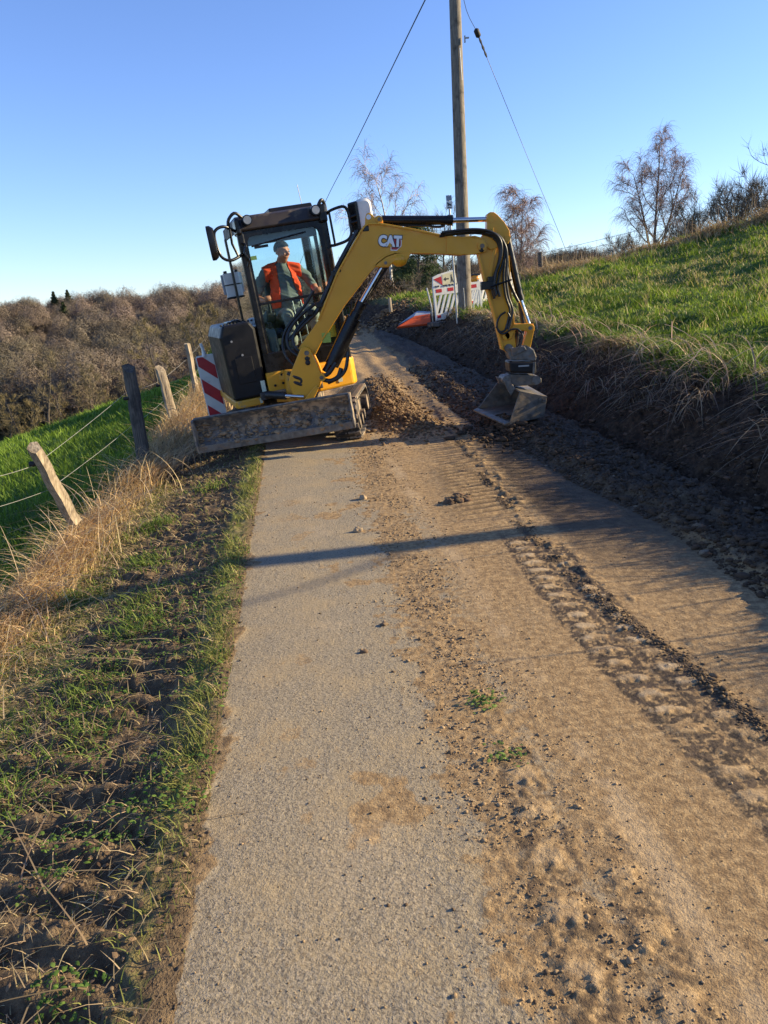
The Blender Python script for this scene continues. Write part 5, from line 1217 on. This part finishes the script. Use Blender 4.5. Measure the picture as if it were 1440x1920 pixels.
# small round leaves of ground cover near the camera
def leaves(name, P, size, col, seed, tilt=.7, m='leaf'):
    r = np.random.default_rng(seed); n = len(P); a = r.random(n) * 6.283; X_ = np.stack([np.cos(a), np.sin(a), tilt * (r.random(n) - .5)], 1); b = a + 1.57; Y_ = np.stack([np.cos(b), np.sin(b), tilt * (r.random(n) - .3)], 1)
    s = np.asarray(size)[:, None]; V = np.stack([P - X_ * s, P - X_ * s * .3 + Y_ * s * .55, P + X_ * s * .55 + Y_ * s * .42, P + X_ * s - [0, 0, .004], P + X_ * s * .55 - Y_ * s * .42, P - X_ * s * .3 - Y_ * s * .55, P + [0, 0, .003]], 1)
    f = np.array([(0, 1, 6), (1, 2, 6), (2, 3, 6), (3, 4, 6), (4, 5, 6), (5, 0, 6)]); F = (f[None] + (np.arange(n) * 7)[:, None, None]).reshape(-1, 3)
    o = fast_mesh(name, V.reshape(-1, 3), F, M[m], cols=np.repeat(col, 7, 0), smooth=False); o['kind'] = 'stuff'; return o
n = 12000; y = logy(n, 1.0, 5.5, r, .9); d = -.03 + 1.5 * r.random(n); x = xe(y) - d; k = fbm(x * 4.5, y * 4.5, 461, 3); s_ = k > .53; x, y = x[s_], y[s_]; n = len(x); z = zverge(x, y) + .008 + .03 * r.random(n)
leaves('ground_leaves', np.stack([x, y, z], 1), .004 + .008 * r.random(n), mixc((.05, .11, .018), (.18, .27, .05), r.random(n) ** 1.3), 18)
n = 900; y = logy(n, 1.1, 7, r); d = .02 + 1.6 * r.random(n); x = xe(y) - d; z = zverge(x, y) + .012
leaves('fallen_leaves', np.stack([x, y, z], 1), .006 + .010 * r.random(n), mixc((.10, .06, .035), (.34, .22, .12), r.random(n)), 19, .9, 'dry')
# weeds rooted in the rubble strip
for (cx_, cy_, k, lab) in ((.345, 2.76, 70, 'small green weed growing in the rubble strip, the upper one'), (.385, 2.38, 40, 'small green weed growing in the rubble strip, the lower one')):
    P = np.stack([cx_ + r.normal(0, .035, k), cy_ + r.normal(0, .035, k)], 1); z = zroad(P[:, 0], P[:, 1])
    o = leaves('weed', np.column_stack([P, z + .01 + .012 * r.random(k)]), .006 + .008 * r.random(k), mixc((.09, .15, .03), (.20, .28, .06), r.random(k)), 20); del o['kind']; tag(o, lab, 'weed', 'weeds in the rubble strip')
# dead branch lying on the verge
q = [at(2, 1122, 4.85), at(60, 1098, 5.0), at(100, 1078, 5.2), at(142, 1048, 5.6)]; BRc = MB(); P = spline(q, 12); P[:, 2] = np.maximum(P[:, 2], zverge(P[:, 0], P[:, 1]) + .02)
BRc.tube(P, np.linspace(.014, .007, 12), 6); BRc.tube(spline([P[6], P[5] + (-.05, -.25, .0), P[3] + (.12, -.45, -.05)], 6), np.linspace(.009, .004, 6), 5)
tag(BRc.build('dead_branch', M['post'], None, smooth=50), 'thin forked dead branch lying on the verge below the leaning post', 'branch')

# ------------------------------------------------------------------ crumbs and lumps of soil
DRYC, DARKC = np.array((.36, .245, .135)), np.array((.058, .035, .021))
n = 10000; y = logy(n, 1.2, 8.8, r, .75); x = x_strip(y) + r.normal(0, .135, n) * (1 + .2 * (y < 2.5)); k = fbm(x * 7, y * 7, 501, 3); s_ = (k > .42); x, y, k = x[s_], y[s_], k[s_]; n = len(x)
sz = (.0014 + .0013 * r.gamma(1.1, 1, n)) * (.8 + .10 * y); dk = r.random(n) < .32
clods('soil_crumbs', np.column_stack([x, y, zroad(x, y) + sz * .3]), np.minimum(sz, .010), np.where(dk[:, None], (.13, .085, .05), DRYC) * r.uniform(.75, 1.2, (n, 1)), 21)
n = 5200; y = logy(n, 1.05, 8.5, r, .9); x = xe(y) + (xt(y) - xe(y)) * r.random(n) ** 1.3 * .75; sz = .0009 + .0008 * r.gamma(1.2, 1, n) * (.7 + .12 * y); dk = r.random(n) < .45
clods('soil_crumbs', np.column_stack([x, y, zroad(x, y) + sz * .3]), np.minimum(sz, .016), np.where(dk[:, None], (.14, .095, .055), DRYC) * r.uniform(.75, 1.2, (n, 1)), 22)
n = 5000; y = logy(n, 1.5, 8.5, r, .8); x = x_berm(y) + r.normal(.01, .03, n) + .05 * (fbm(y * 2, y * 0, 66, 2) - .5); s_ = fbm(x * 3.3, y * 3.3, 65, 3) > .42; x, y = x[s_], y[s_]; n = len(x); sz = .0018 + .0020 * r.gamma(1.2, 1, n)
clods('soil_crumbs', np.column_stack([x, y, zroad(x, y) + sz * .2]), np.minimum(sz, .018), mixc((.075, .05, .03), (.24, .16, .09), r.random(n) ** 1.5), 23)
n = 11000; y = logy(n, 2.8, 15, r, .7); x = x_dirt(y) - .12 + np.abs(r.normal(0, .5, n)); s_ = x < xt(y) + .35; x, y = x[s_], y[s_]; n = len(x); sz = .0035 + .0065 * r.gamma(1.0, 1, n); z = np.where(x < xt(y), zroad(x, y), zbank(x, y))
clods('dug_soil', np.column_stack([x, y, z + sz * .2]), np.minimum(sz, .05), np.where((r.random(n) < .03)[:, None], (.20, .155, .11), DARKC) * r.uniform(.7, 1.35, (n, 1)), 24)
n = 4000; y = logy(n, 3, 22, r, .8); tt = np.abs(r.normal(0, .42, n)); s_ = tt < .95; y, tt = y[s_], tt[s_]; x = xt(y) + tt * (xl(y) - xt(y)); n = len(x); sz = .006 + .009 * r.gamma(1.0, 1, n)
clods('dug_soil', np.column_stack([x, y, zbank(x, y) + sz * .1]), np.minimum(sz, .06), np.where((r.random(n) < .3)[:, None], (.12, .068, .042), DARKC) * r.uniform(.7, 1.3, (n, 1)), 25)
# heaps by the machine: clods on top of the mounds
n = 5200; k = r.random(n); x = np.where(k < .5, r.normal(.24, .22, n), np.where(k < .8, r.normal(.06, .26, n), r.normal(.52, .2, n))); y = np.where(k < .5, r.normal(10.5, .8, n), np.where(k < .8, r.normal(12.5, 1.0, n), r.normal(9.55, .32, n)))
s_ = x > -.18; x, y = x[s_], y[s_]; n = len(x); sz = .004 + .0065 * r.gamma(1.1, 1, n)
clods('heap_soil', np.column_stack([x, y, zroad(x, y) + sz * .2]), np.minimum(sz, .045), mixc((.085, .05, .027), (.25, .155, .08), r.random(n)), 26)
n = 1600; x = np.concatenate([r.normal(-1.0, .45, n // 2), r.normal(.2, .9, n // 2)]); y = np.concatenate([r.normal(25.3, 1.0, n // 2), r.normal(24.5, .8, n // 2)]); sz = .012 + .018 * r.gamma(1.1, 1, n)
clods('heap_soil', np.column_stack([x, y, zroad(x, y) + sz * .2]), np.minimum(sz, .09), mixc((.13, .08, .045), (.36, .24, .13), r.random(n)), 27)
# soil spilling in front of the bucket
n = 700; x = r.normal(1.45, .20, n); y = r.normal(8.75, .35, n); sz = .009 + .012 * r.gamma(1.1, 1, n)
clods('heap_soil', np.column_stack([x, y, zroad(x, y) + .02 + .10 * np.exp(-((x - 1.48) / .15) ** 2 - ((y - 8.85) / .3) ** 2) * r.random(n)]), np.minimum(sz, .07), DARKC * r.uniform(.7, 1.3, (n, 1)), 28)
# the lump of mud in the lane
n = 60; x = r.normal(.585, .055, n); y = r.normal(5.92, .05, n); sz = .012 + .012 * r.gamma(1.2, 1, n)
o = clods('mud_lump', np.column_stack([x, y, zroad(x, y) + .012 * r.random(n)]), np.minimum(sz, .04), jit(n, (.11, .07, .042), .3, r), 29, .6, kind=None); o['kind'] = 'stuff'
# lumps on the verge
n = 2200; y = logy(n, 1.0, 7, r, .9); d = -.06 + 1.0 * r.random(n) ** 1.6; x = xe(y) - d; sz = (.0025 + .0035 * r.gamma(1.2, 1, n)) * np.minimum(.3 + .2 * y, 1)
clods('soil_crumbs', np.column_stack([x, y, zverge(x, y) + sz * .2]), np.minimum(sz, .011), mixc((.075, .05, .032), (.20, .14, .085), r.random(n)), 30)

# ------------------------------------------------------------------ trees
def rot_about(v, ax, a):
    ax = ax / (np.linalg.norm(ax) + 1e-9); return v * math.cos(a) + np.cross(ax, v) * math.sin(a) + ax * (ax @ v) * (1 - math.cos(a))
def grow_tree(seed, height, trunks=1, spread=.5, nl1=12, nl2=6, ntw=9, twl=.9, twr=.012, droop=0., wob=.10, first=.25, r0=None, l1=.45, up=.25, lean=0., tseg=3, taper=.8, limbr=.45, splay=.16):
    """returns wood (V,F) and twigs (V,F): the limbs as tapered tubes, the twigs as thin ribbons"""
    rg = np.random.default_rng(seed); wood = MB(); TW = []
    r0 = r0 or height * .016
    def path(p, d, L, n, w, grav):
        P = [p]; 
        for i in range(n):
            d = d + rg.normal(0, w, 3) + np.array((0, 0, grav)); d = d / np.linalg.norm(d); p = p + d * L / n; P.append(p)
        return np.array(P), d
    def twigs(P, rad_, n):
        for _ in range(n):
            t = rg.random() ** .7 * (len(P) - 1.001); i = int(t); p = P[i] + (P[i + 1] - P[i]) * (t - i); d = P[i + 1] - P[i]; d = d / np.linalg.norm(d)
            d = rot_about(d, rg.normal(0, 1, 3), rg.uniform(.3, 1.1)); L = twl * rg.uniform(.4, 1.2); Q = [p]; 
            for s in range(tseg): d = d + rg.normal(0, .16, 3) + np.array((0, 0, up * .3 - droop * (.5 + .5 * s))); d /= np.linalg.norm(d); Q.append(Q[-1] + d * L / tseg)
            TW.append(np.array(Q))
    for k in range(trunks):
        a = rg.random() * 6.28; d0 = np.array((math.cos(a) * (lean + (splay if trunks > 1 else .03)), math.sin(a) * (splay if trunks > 1 else .03), 1.))
        H_ = height * (1 if k == 0 else rg.uniform(.75, .95)); P, _ = path(np.array((.12 * k * math.cos(a), .12 * k * math.sin(a), -.3)), d0 / np.linalg.norm(d0), H_, 12, wob * .4, .05)
        R_ = r0 * (1 - taper * np.linspace(0, 1, 13)) * (1 if k == 0 else .8); R_[-1] *= .4; wood.tube(P, R_, 6, cap=False)
        for i in range(nl1):
            t = first + (1 - first) * (i + rg.random()) / nl1; q = t * 12; j = min(int(q), 11); p = P[j] + (P[j + 1] - P[j]) * (q - j)
            L = height * l1 * (1.15 - .75 * t) * rg.uniform(.7, 1.15); az = i * 2.4 + rg.normal(0, .4); el = rg.uniform(.25, .9) * (1 - spread) + .35
            d = np.array((math.cos(az) * math.cos(el), math.sin(az) * math.cos(el), math.sin(el))); B, _ = path(p, d, L, 6, wob, up * .35); rb = r0 * (1 - taper * t) * limbr
            wood.tube(B, rb * (1 - .8 * np.linspace(0, 1, 7)) + .004, 4, cap=False); twigs(B[3:], 0, ntw // 2)
            for m_ in range(nl2):
                t2 = .25 + .75 * (m_ + rg.random()) / nl2; q2 = t2 * 6; j2 = min(int(q2), 5); p2 = B[j2] + (B[j2 + 1] - B[j2]) * (q2 - j2); d2 = rot_about(B[j2 + 1] - B[j2], rg.normal(0, 1, 3), rg.uniform(.5, 1.1)); d2 /= np.linalg.norm(d2)
                C, _ = path(p2, d2, L * .45 * rg.uniform(.6, 1.2) * (1.2 - .5 * t2), 4, wob * 1.3, up * .4 - droop * .15); wood.tube(C, rb * .4 * (1 - .75 * np.linspace(0, 1, 5)) + .003, 3, cap=False); twigs(C, 0, ntw)
    T = np.array(TW); n = len(T); wdir = rg.normal(0, 1, (n, 3)); wdir /= np.linalg.norm(wdir, axis=1)[:, None]; V = []
    for s in range(tseg):
        ww = twr * (1 - .7 * s / tseg); V += [T[:, s] - wdir * ww / 2, T[:, s] + wdir * ww / 2]
    V.append(T[:, tseg]); V = np.stack(V, 1); f = []
    for i in range(tseg - 1): f += [(2 * i, 2 * i + 1, 2 * i + 3), (2 * i, 2 * i + 3, 2 * i + 2)]
    f.append((2 * tseg - 2, 2 * tseg - 1, 2 * tseg)); f = np.array(f); F = (f[None] + (np.arange(n) * V.shape[1])[:, None, None]).reshape(-1, 3)
    return wood, V.reshape(-1, 3), F
M['bark'] = mat('dark_bark', (.085, .068, .052), .9, var=.35, scale=5, bump=.5, bscale=14)
M['birchbark'] = (lambda s: s.out(s.mix(s.ramp(s.noise(2.2, 5, .7), .52, .66), (.50, .47, .43), (.06, .05, .045)), .8))(NT('birch_bark'))
def tree(name, loc, label, group, spec, wmat='bark', tcol=((.10, .07, .05), (.20, .13, .09)), cat='tree', scale=1., rz=0., data={}):
    key = repr(sorted(spec.items())) + wmat + repr(tcol)
    O = empty(name, loc, label, cat, group); O.scale = (scale,) * 3; O.rotation_euler[2] = rz
    if key in data:
        for me in data[key]: c = bpy.data.objects.new(me.name.split('.')[0], me); COL.objects.link(c); c.parent = O
        return O
    w, V, F = grow_tree(**spec); a = MB(); a.v, a.f, a.m, a.n = w.v, w.f, w.m, w.n
    tr = a.build('trunk', M[wmat], None, smooth=60); tr.parent = O
    n = len(V); nv = V.shape[0]; per = 2 * spec.get('tseg', 3) + 1; k = np.repeat(np.random.default_rng(spec['seed']).random(nv // per), per)
    cr = fast_mesh('crown', V, F, M['twig'], cols=mixc(tcol[0], tcol[1], k)); cr.parent = O; data[key] = (tr.data, cr.data); return O
def on(u, v, y, dz=0.):
    p = at(u, v, y); p[2] += dz; return p
PINKT = ((.20, .125, .10), (.40, .275, .22))
tree('birch_tree', on(1225, 480, 80, -1.2), 'tall weeping birch with several stems on the right meadow brow', 'bare birches', dict(seed=3, height=12.2, trunks=3, spread=.35, nl1=12, nl2=7, ntw=24, twl=1.7, twr=.026, droop=.62, first=.14, r0=.17, l1=.40, up=.30, tseg=4, splay=.22), 'bark', PINKT)
tree('birch_tree', on(746, 580, 60, -.8), 'white stemmed birch behind the boom of the excavator', 'bare birches', dict(seed=8, height=10.6, trunks=1, spread=.35, nl1=13, nl2=5, ntw=18, twl=1.5, twr=.024, droop=.65, first=.34, r0=.17, l1=.50, up=.30, tseg=4), 'birchbark', PINKT)
tree('birch_tree', on(975, 545, 66, -.9), 'slender drooping birch between the pole and the meadow fence', 'bare birches', dict(seed=12, height=8.6, trunks=2, spread=.5, nl1=13, nl2=7, ntw=22, twl=1.6, twr=.026, droop=.6, first=.12, r0=.12, l1=.34, up=.24, tseg=4), 'bark', PINKT)
# rounded bare bushes on the brow
BUSH = dict(seed=21, height=4.0, trunks=8, spread=.4, nl1=7, nl2=5, ntw=10, twl=.8, twr=.022, first=.15, r0=.06, l1=.5, up=.22, wob=.14, splay=.75)
for (u, v, y, s, lab, rz) in ((1352, 452, 45, 1.05, 'rounded bare bush on the brow, left of the darker one', 0.), (1412, 440, 42, .95, 'darker bare bush at the right edge of the brow', 2.), (1165, 492, 55, .72, 'low bare shrub at the foot of the tall birch', 1.), (1105, 512, 50, .55, 'smallest bare shrub on the brow beside the dry grass', 3.), (1300, 462, 56, .8, 'bare bush half hidden between the birch and the rounded bush', 4.5), (1265, 470, 60, .7, 'low brown bush right of the birch stems', 5.2)):
    tree('bare_bush', on(u, v, y, -.6), lab, 'bare bushes on the brow', BUSH, 'bark', ((.075, .06, .045), (.15, .115, .085)), 'bush', s, rz)
OAK = dict(seed=31, height=11.0, trunks=1, spread=.6, nl1=13, nl2=6, ntw=12, twl=1.0, twr=.022, first=.2, r0=.17, l1=.45, up=.3, wob=.14)
tree('bare_tree', on(1512, 470, 34, -.6), 'bare tree reaching in from the right edge of the picture', 'bare trees by the road', OAK, 'bark', ((.07, .055, .04), (.14, .11, .08)), 'tree', .6, 1.)
THIN = dict(seed=35, height=10.5, trunks=1, spread=.45, nl1=10, nl2=5, ntw=11, twl=.9, twr=.022, first=.35, r0=.12, l1=.32, up=.35, wob=.12)
SCRUB = dict(seed=38, height=5.0, trunks=5, spread=.6, nl1=8, nl2=5, ntw=11, twl=.9, twr=.020, first=.1, r0=.06, l1=.5, up=.15, wob=.22, splay=.6)
G1, G2 = ((.085, .07, .05), (.18, .145, .10)), ((.11, .085, .06), (.24, .18, .12))
for (u, v, y, s, sp, lab, rz, g_) in ((817, 590, 58, .75, THIN, 'thin dark trunked tree above the arrow board', 0., G1), (838, 590, 62, .78, OAK, 'bare round crowned tree left of the pole', 1., G1), (858, 590, 70, .75, OAK, 'small bare tree just behind the signpost', 2.2, G1), (902, 585, 66, .62, OAK, 'bare tree seen between the pole and the stick', 3., G2),
        (775, 590, 70, .72, THIN, 'thin bare tree left of the pines', 4., G2), (722, 596, 66, .62, OAK, 'bare tree right of the boom cylinder', 5., G2), (700, 600, 74, .6, OAK, 'bare tree behind the boom cylinder', .6, G1), (668, 605, 60, .5, OAK, 'low bare tree just right of the cab door', 1.7, G2)):
    tree('bare_tree', on(u, v, y, -.8), lab, 'bare trees by the road', sp, 'bark', g_, 'tree', s, rz)
for (u, v, y, s, lab, rz) in ((692, 612, 40, .62, 'tangled bare scrub beside the white peg', 0.), (735, 606, 42, .66, 'tangled bare scrub behind the brush pile', 1.), (775, 602, 40, .55, 'tangled bare scrub behind the folded sign', 2.), (660, 622, 44, .7, 'tangled bare scrub right of the cab', 3.), (800, 592, 46, .6, 'tangled bare scrub behind the arrow board', 4.), (845, 590, 48, .6, 'tangled bare scrub behind the signpost', 5.), (905, 580, 46, .55, 'tangled bare scrub behind the warning lamp', .7), (1000, 548, 52, .55, 'tangled bare scrub at the foot of the slender birch', 1.8), (945, 560, 50, .6, 'tangled bare scrub behind the excavator stick', 2.6)):
    tree('scrub_bush', on(u, v, y, -.5), lab, 'tangled scrub beyond the road', SCRUB, 'bark', G2, 'bush', s, rz)
# pines
def pine(loc, height, seed, label):
    rg = np.random.default_rng(seed); O = empty('pine_tree', loc, label, 'tree', 'pines beyond the barrier'); mb = MB(); n = 12; P = np.stack([rg.normal(0, .04, n).cumsum(), rg.normal(0, .04, n).cumsum(), np.linspace(-.4, height, n)], 1); mb.tube(P, np.linspace(.15, .03, n), 7); V = []; C = []
    for i in range(46):
        t = .38 + .62 * rg.random(); p = P[0] + (P[-1] - P[0]) * t; a = rg.random() * 6.28; L = (1.9 - 1.4 * t) * rg.uniform(.7, 1.3) + .3; d = np.array((math.cos(a), math.sin(a), rg.uniform(-.05, .35))); e = p + d * L; mb.tube([p, p + d * L * .5 + (0, 0, .08), e], [.035, .02, .008], 4, cap=False)
        m_ = int(150 * L); q = p + d * L * (.35 + .75 * rg.random((m_, 1))) + rg.normal(0, .22, (m_, 3)) * (1, 1, .55); V.append(q)
    Q = np.concatenate(V); m_ = len(Q); dr = rg.normal(0, 1, (m_, 3)); dr /= np.linalg.norm(dr, axis=1)[:, None]; sd_ = np.cross(dr, rg.normal(0, 1, (m_, 3))); sd_ /= np.linalg.norm(sd_, axis=1)[:, None]
    W = np.stack([Q - dr * .13, Q + sd_ * .028, Q + dr * .13, Q - sd_ * .028], 1); F = np.arange(m_ * 4).reshape(-1, 4)
    tr = mb.build('trunk', M['bark'], None, smooth=60); tr.parent = O
    cr = fast_mesh('crown', W.reshape(-1, 3), F, M['leaf'], cols=np.repeat(mixc((.028, .050, .018), (.075, .105, .04), rg.random(m_)), 4, 0)); cr.parent = O
pine(on(788, 592, 55, -.6), 6.6, 1, 'dark green pine left of the thin trunked tree, under the boom')
pine(on(765, 598, 64, -.6), 5.2, 2, 'smaller dark pine between the white birch and the taller pine')
# the heap of cut brush
n = 2600; cx_, cy_ = -.1, 31.0; k = r.normal(0, 1, (n, 2)) * (1.3, .8); zz = 1.05 * np.exp(-(k[:, 0] / 1.7) ** 2 - (k[:, 1] / 1.2) ** 2) * r.random(n); x = cx_ + k[:, 0]; y = cy_ + k[:, 1]; z = h0(x, y) + zz
o = blades('brush_pile', np.stack([x, y, z], 1), .12 + .3 * r.random(n), .025 + .02 * r.random(n), .8 + 2.2 * r.random(n), jit(n, (.10, .068, .045), .5, r), 4, seed=41, m='twig', droop=.4, kind=None); tag(o, 'dark heap of cut brush and roots at the end of the road', 'brush pile')

# a bare birch outside the picture on the right: its stem and limbs throw the shadows over the road
sd_ = np.array((math.sin(SUN_AZ), math.cos(SUN_AZ)))
sx, sy = 9.0, 4.74 + (9.0 + .09) * sd_[1] / sd_[0]
tree('roadside_birch', (sx, sy, H(sx, sy)), 'bare birch on the right bank whose stem throws its shadow across the road', None, dict(seed=77, height=8.5, trunks=1, spread=.4, nl1=12, nl2=4, ntw=5, twl=.9, twr=.012, droop=.3, first=.22, r0=.135, l1=.30, up=.4, wob=.10, taper=.6, limbr=.14), 'birchbark', PINKT)

# ------------------------------------------------------------------ the wooded valley side
def wood_template(seed, H_, n=3600):
    """one bare crown: a short trunk, limbs and thousands of fine twigs on a lumpy dome"""
    rg = np.random.default_rng(seed); w = MB(); w.tube([(0, 0, -1), (.1, 0, H_ * .4), (0, .1, H_ * .8)], [.24, .17, .05], 5, cap=False)
    for i in range(14):
        t = rg.uniform(.25, .7); a = rg.random() * 6.28; L = H_ * rg.uniform(.2, .36); w.tube([(0, 0, H_ * t), (math.cos(a) * L * .6, math.sin(a) * L * .6, H_ * t + L * .5), (math.cos(a) * L, math.sin(a) * L, H_ * t + L * 1.0)], [.10, .06, .02], 3, cap=False)
    u = rg.normal(0, 1, (n, 3)); u[:, 2] = np.where(rg.random(n) < .8, np.abs(u[:, 2]), u[:, 2] * .8); u /= np.linalg.norm(u, axis=1)[:, None]
    az = np.arctan2(u[:, 1], u[:, 0]); rr = rg.random(n) ** .28 * (1 + .13 * np.sin(4 * az + seed) + .10 * np.sin(7 * az + 5 * u[:, 2] + seed))
    c = np.array((0, 0, H_ * .60)) + u * rr[:, None] * np.array((H_ * .35, H_ * .35, H_ * .38))
    d = rg.normal(0, .7, (n, 3)) + (0, 0, .4); d = d - u * (d * u).sum(1)[:, None] * .6; d /= np.linalg.norm(d, axis=1)[:, None]; s = np.cross(d, u + rg.normal(0, .25, (n, 3))); s /= np.linalg.norm(s, axis=1)[:, None]
    L = rg.uniform(.45, 1.0, (n, 1)); V = np.stack([c - d * L * .4 - s * .055, c - d * L * .4 + s * .055, c + d * L * .6], 1).reshape(-1, 3)
    WV = np.concatenate(w.v); k = len(WV); WF = [t for f in w.f for t in ((f[0], f[1], f[2]), (f[0], f[2], f[3]))]; F = np.vstack([np.array(WF), np.arange(3 * n).reshape(-1, 3) + k])
    o = fast_mesh('wood_tree', np.vstack([WV, V]), F, M['woodtwig'], cols=np.vstack([np.tile((.75, .75, .75), (k, 1)), np.repeat(np.tile(rg.uniform(.92, 1.08, (n, 1)), (1, 3)), 3, 0)]))
    COL.objects.unlink(o); return o
M['woodtwig'] = (lambda s: s.out(s.mix(1., s.attr('Col', 'Color'), (lambda a: (setattr(a, 'attribute_type', 'INSTANCER'), a.outputs['Color'])[1])(s.n('Attribute', attribute_name='tint')), 'MULTIPLY'), .9, spec=.05))(NT('valley_wood_twigs'))
TPL = [wood_template(900 + i, h_) for i, h_ in enumerate((13, 15, 12, 16, 14, 11))]
def wood_nodes():
    g = bpy.data.node_groups.new('wood_scatter', 'GeometryNodeTree'); g.interface.new_socket('Geometry', in_out='INPUT', socket_type='NodeSocketGeometry'); g.interface.new_socket('Geometry', in_out='OUTPUT', socket_type='NodeSocketGeometry')
    N = lambda t: g.nodes.new(t); gi, go, ip, jn = N('NodeGroupInput'), N('NodeGroupOutput'), N('GeometryNodeInstanceOnPoints'), N('GeometryNodeJoinGeometry')
    for o in TPL:
        q = N('GeometryNodeObjectInfo'); q.inputs['Object'].default_value = o; q.inputs['As Instance'].default_value = True; g.links.new(q.outputs['Geometry'], jn.inputs[0])
    def at_(name, typ):
        q = N('GeometryNodeInputNamedAttribute'); q.data_type = typ; q.inputs['Name'].default_value = name; return [x for x in q.outputs if x.enabled and x.name == 'Attribute'][0]
    g.links.new(gi.outputs[0], ip.inputs['Points']); g.links.new(jn.outputs[0], ip.inputs['Instance']); ip.inputs['Pick Instance'].default_value = True
    g.links.new(at_('which', 'INT'), ip.inputs['Instance Index']); cb = N('ShaderNodeCombineXYZ'); g.links.new(at_('turn', 'FLOAT'), cb.inputs[2]); er = N('FunctionNodeEulerToRotation'); g.links.new(cb.outputs[0], er.inputs[0]); g.links.new(er.outputs[0], ip.inputs['Rotation'])
    g.links.new(at_('size', 'FLOAT'), ip.inputs['Scale']); g.links.new(ip.outputs[0], go.inputs[0]); return g
WOODN = wood_nodes()
def wood_mass(name, pos, scl, tint, seed):
    rg = np.random.default_rng(seed); me = bpy.data.meshes.new(name); n = len(pos); me.vertices.add(n); me.vertices.foreach_set('co', np.ascontiguousarray(pos, np.float32).ravel())
    a = me.attributes.new('tint', 'FLOAT_COLOR', 'POINT'); c = np.ones((n, 4), np.float32); c[:, :3] = tint; a.data.foreach_set('color', c.ravel())
    a = me.attributes.new('which', 'INT', 'POINT'); a.data.foreach_set('value', rg.integers(0, len(TPL), n).astype(np.int32))
    for k, v in (('turn', rg.random(n) * 6.28), ('size', scl)): a = me.attributes.new(k, 'FLOAT', 'POINT'); a.data.foreach_set('value', np.asarray(v, np.float32))
    o = bpy.data.objects.new(name, me); COL.objects.link(o); m = o.modifiers.new('scatter', 'NODES'); m.node_group = WOODN; return o
n = 1500; y = r.uniform(130, 330, n); x = (-.62 + .70 * r.random(n)) * y + r.normal(0, 3, n); pos = np.stack([x, y, h0(x, y) - .5], 1)
k = fbm(x * .025, y * .025, 601, 3); tint = mixc((.150, .128, .088), (.185, .138, .112), np.clip(k * 1.6 - .3 + .5 * r.normal(size=n) * .5, 0, 1)) * r.uniform(.75, 1.3, (n, 1))
o = wood_mass('valley_wood', pos, r.uniform(.5, .98, n), tint, 5); o['kind'] = 'stuff'
n = 400; y = r.uniform(150, 330, n); x = (.02 + .5 * r.random(n)) * y; pos = np.stack([x, y, h0(x, y) - .5], 1)
o = wood_mass('valley_wood', pos, r.uniform(.6, .9, n), jit(n, (.11, .085, .06), .3, r), 6); o['kind'] = 'stuff'
# the dark conifers scattered in the wood
def conifer(loc, h_, seed, label):
    rg = np.random.default_rng(seed); O = empty('conifer', loc, label, 'tree', 'conifers in the valley wood'); mb = MB(); mb.tube([(0, 0, -.3), (0, 0, h_ * .95)], [.2, .04], 6); tr = mb.build('trunk', M['bark'], None); tr.parent = O
    m_ = 1100; t = rg.random(m_) ** .8; a = rg.random(m_) * 6.28; R_ = h_ * .26 * (1.05 - t) * rg.random(m_) ** .5 * (1 + .35 * np.sin(t * 40)); Q = np.stack([R_ * np.cos(a), R_ * np.sin(a), h_ * (.25 + .75 * t)], 1); d = rg.normal(0, 1, (m_, 3)); d /= np.linalg.norm(d, axis=1)[:, None]; s = np.cross(d, rg.normal(0, 1, (m_, 3))); s /= np.linalg.norm(s, axis=1)[:, None]
    W = np.stack([Q - d * .5, Q + s * .14, Q + d * .5, Q - s * .14], 1); cr = fast_mesh('crown', W.reshape(-1, 3), np.arange(m_ * 4).reshape(-1, 4), M['twig'], cols=np.repeat(mixc((.030, .042, .018), (.06, .075, .03), rg.random(m_)), 4, 0)); cr.parent = O
for i, (u, v, y, h_, lab) in enumerate(((100, 552, 300, 7, 'dark conifer poking out of the hill crest, the left one'), (126, 549, 300, 7, 'dark conifer poking out of the hill crest, right of its twin'), (118, 572, 270, 9, 'large dark conifer on the wooded slope below the crest'), (42, 600, 240, 9, 'dark conifer low on the wooded slope at the left edge'), (340, 555, 300, 7, 'dark conifer on the crest beside the cab mirror'), (310, 556, 300, 5, 'tiny dark conifer on the crest left of the cab mirror'))):
    p = at(u, v, y); conifer((p[0], p[1], p[2] + .9 - 1.25 * h_), 1.25 * h_, 700 + i, lab)
# nearer valley trees whose trunks can be told apart
names = ['at the left edge', 'second from the left edge', 'third from the left edge', 'fourth from the left edge', 'above the leaning post', 'just right of the leaning post', 'with a dark round crown', 'left of the dark post', 'above the dark post', 'right of the dark post', 'above the split post', 'right of the split post', 'behind the pale post', 'left of the beacon', 'above the beacon', 'behind the beacon top']
VT = [dict(seed=91 + i, height=12.0 + i, trunks=1 + (i == 2), spread=.62, nl1=15, nl2=7, ntw=20, twl=.85, twr=.045, first=.25, r0=.24, l1=.33, up=.22, wob=.17, limbr=.28) for i in range(4)]
TC = [((.11, .09, .05), (.22, .175, .10)), ((.09, .065, .046), (.19, .13, .095)), ((.13, .105, .045), (.26, .20, .09))]
for i, lab in enumerate(names):
    u = 6 + 27 * i + 9 * math.sin(i * 2.3); y = 92 + 14 * math.sin(i * 1.7) + (24 if i % 3 == 1 else 0); p = at(u, 800, y)
    tree('valley_tree', (p[0], y, H(p[0], y) - .4), 'bare valley tree beyond the pasture, ' + lab, 'valley trees beyond the pasture', VT[i % 4], 'bark', TC[i % 3], 'tree', .72 + .18 * math.sin(i * 3.1), i * 1.3)
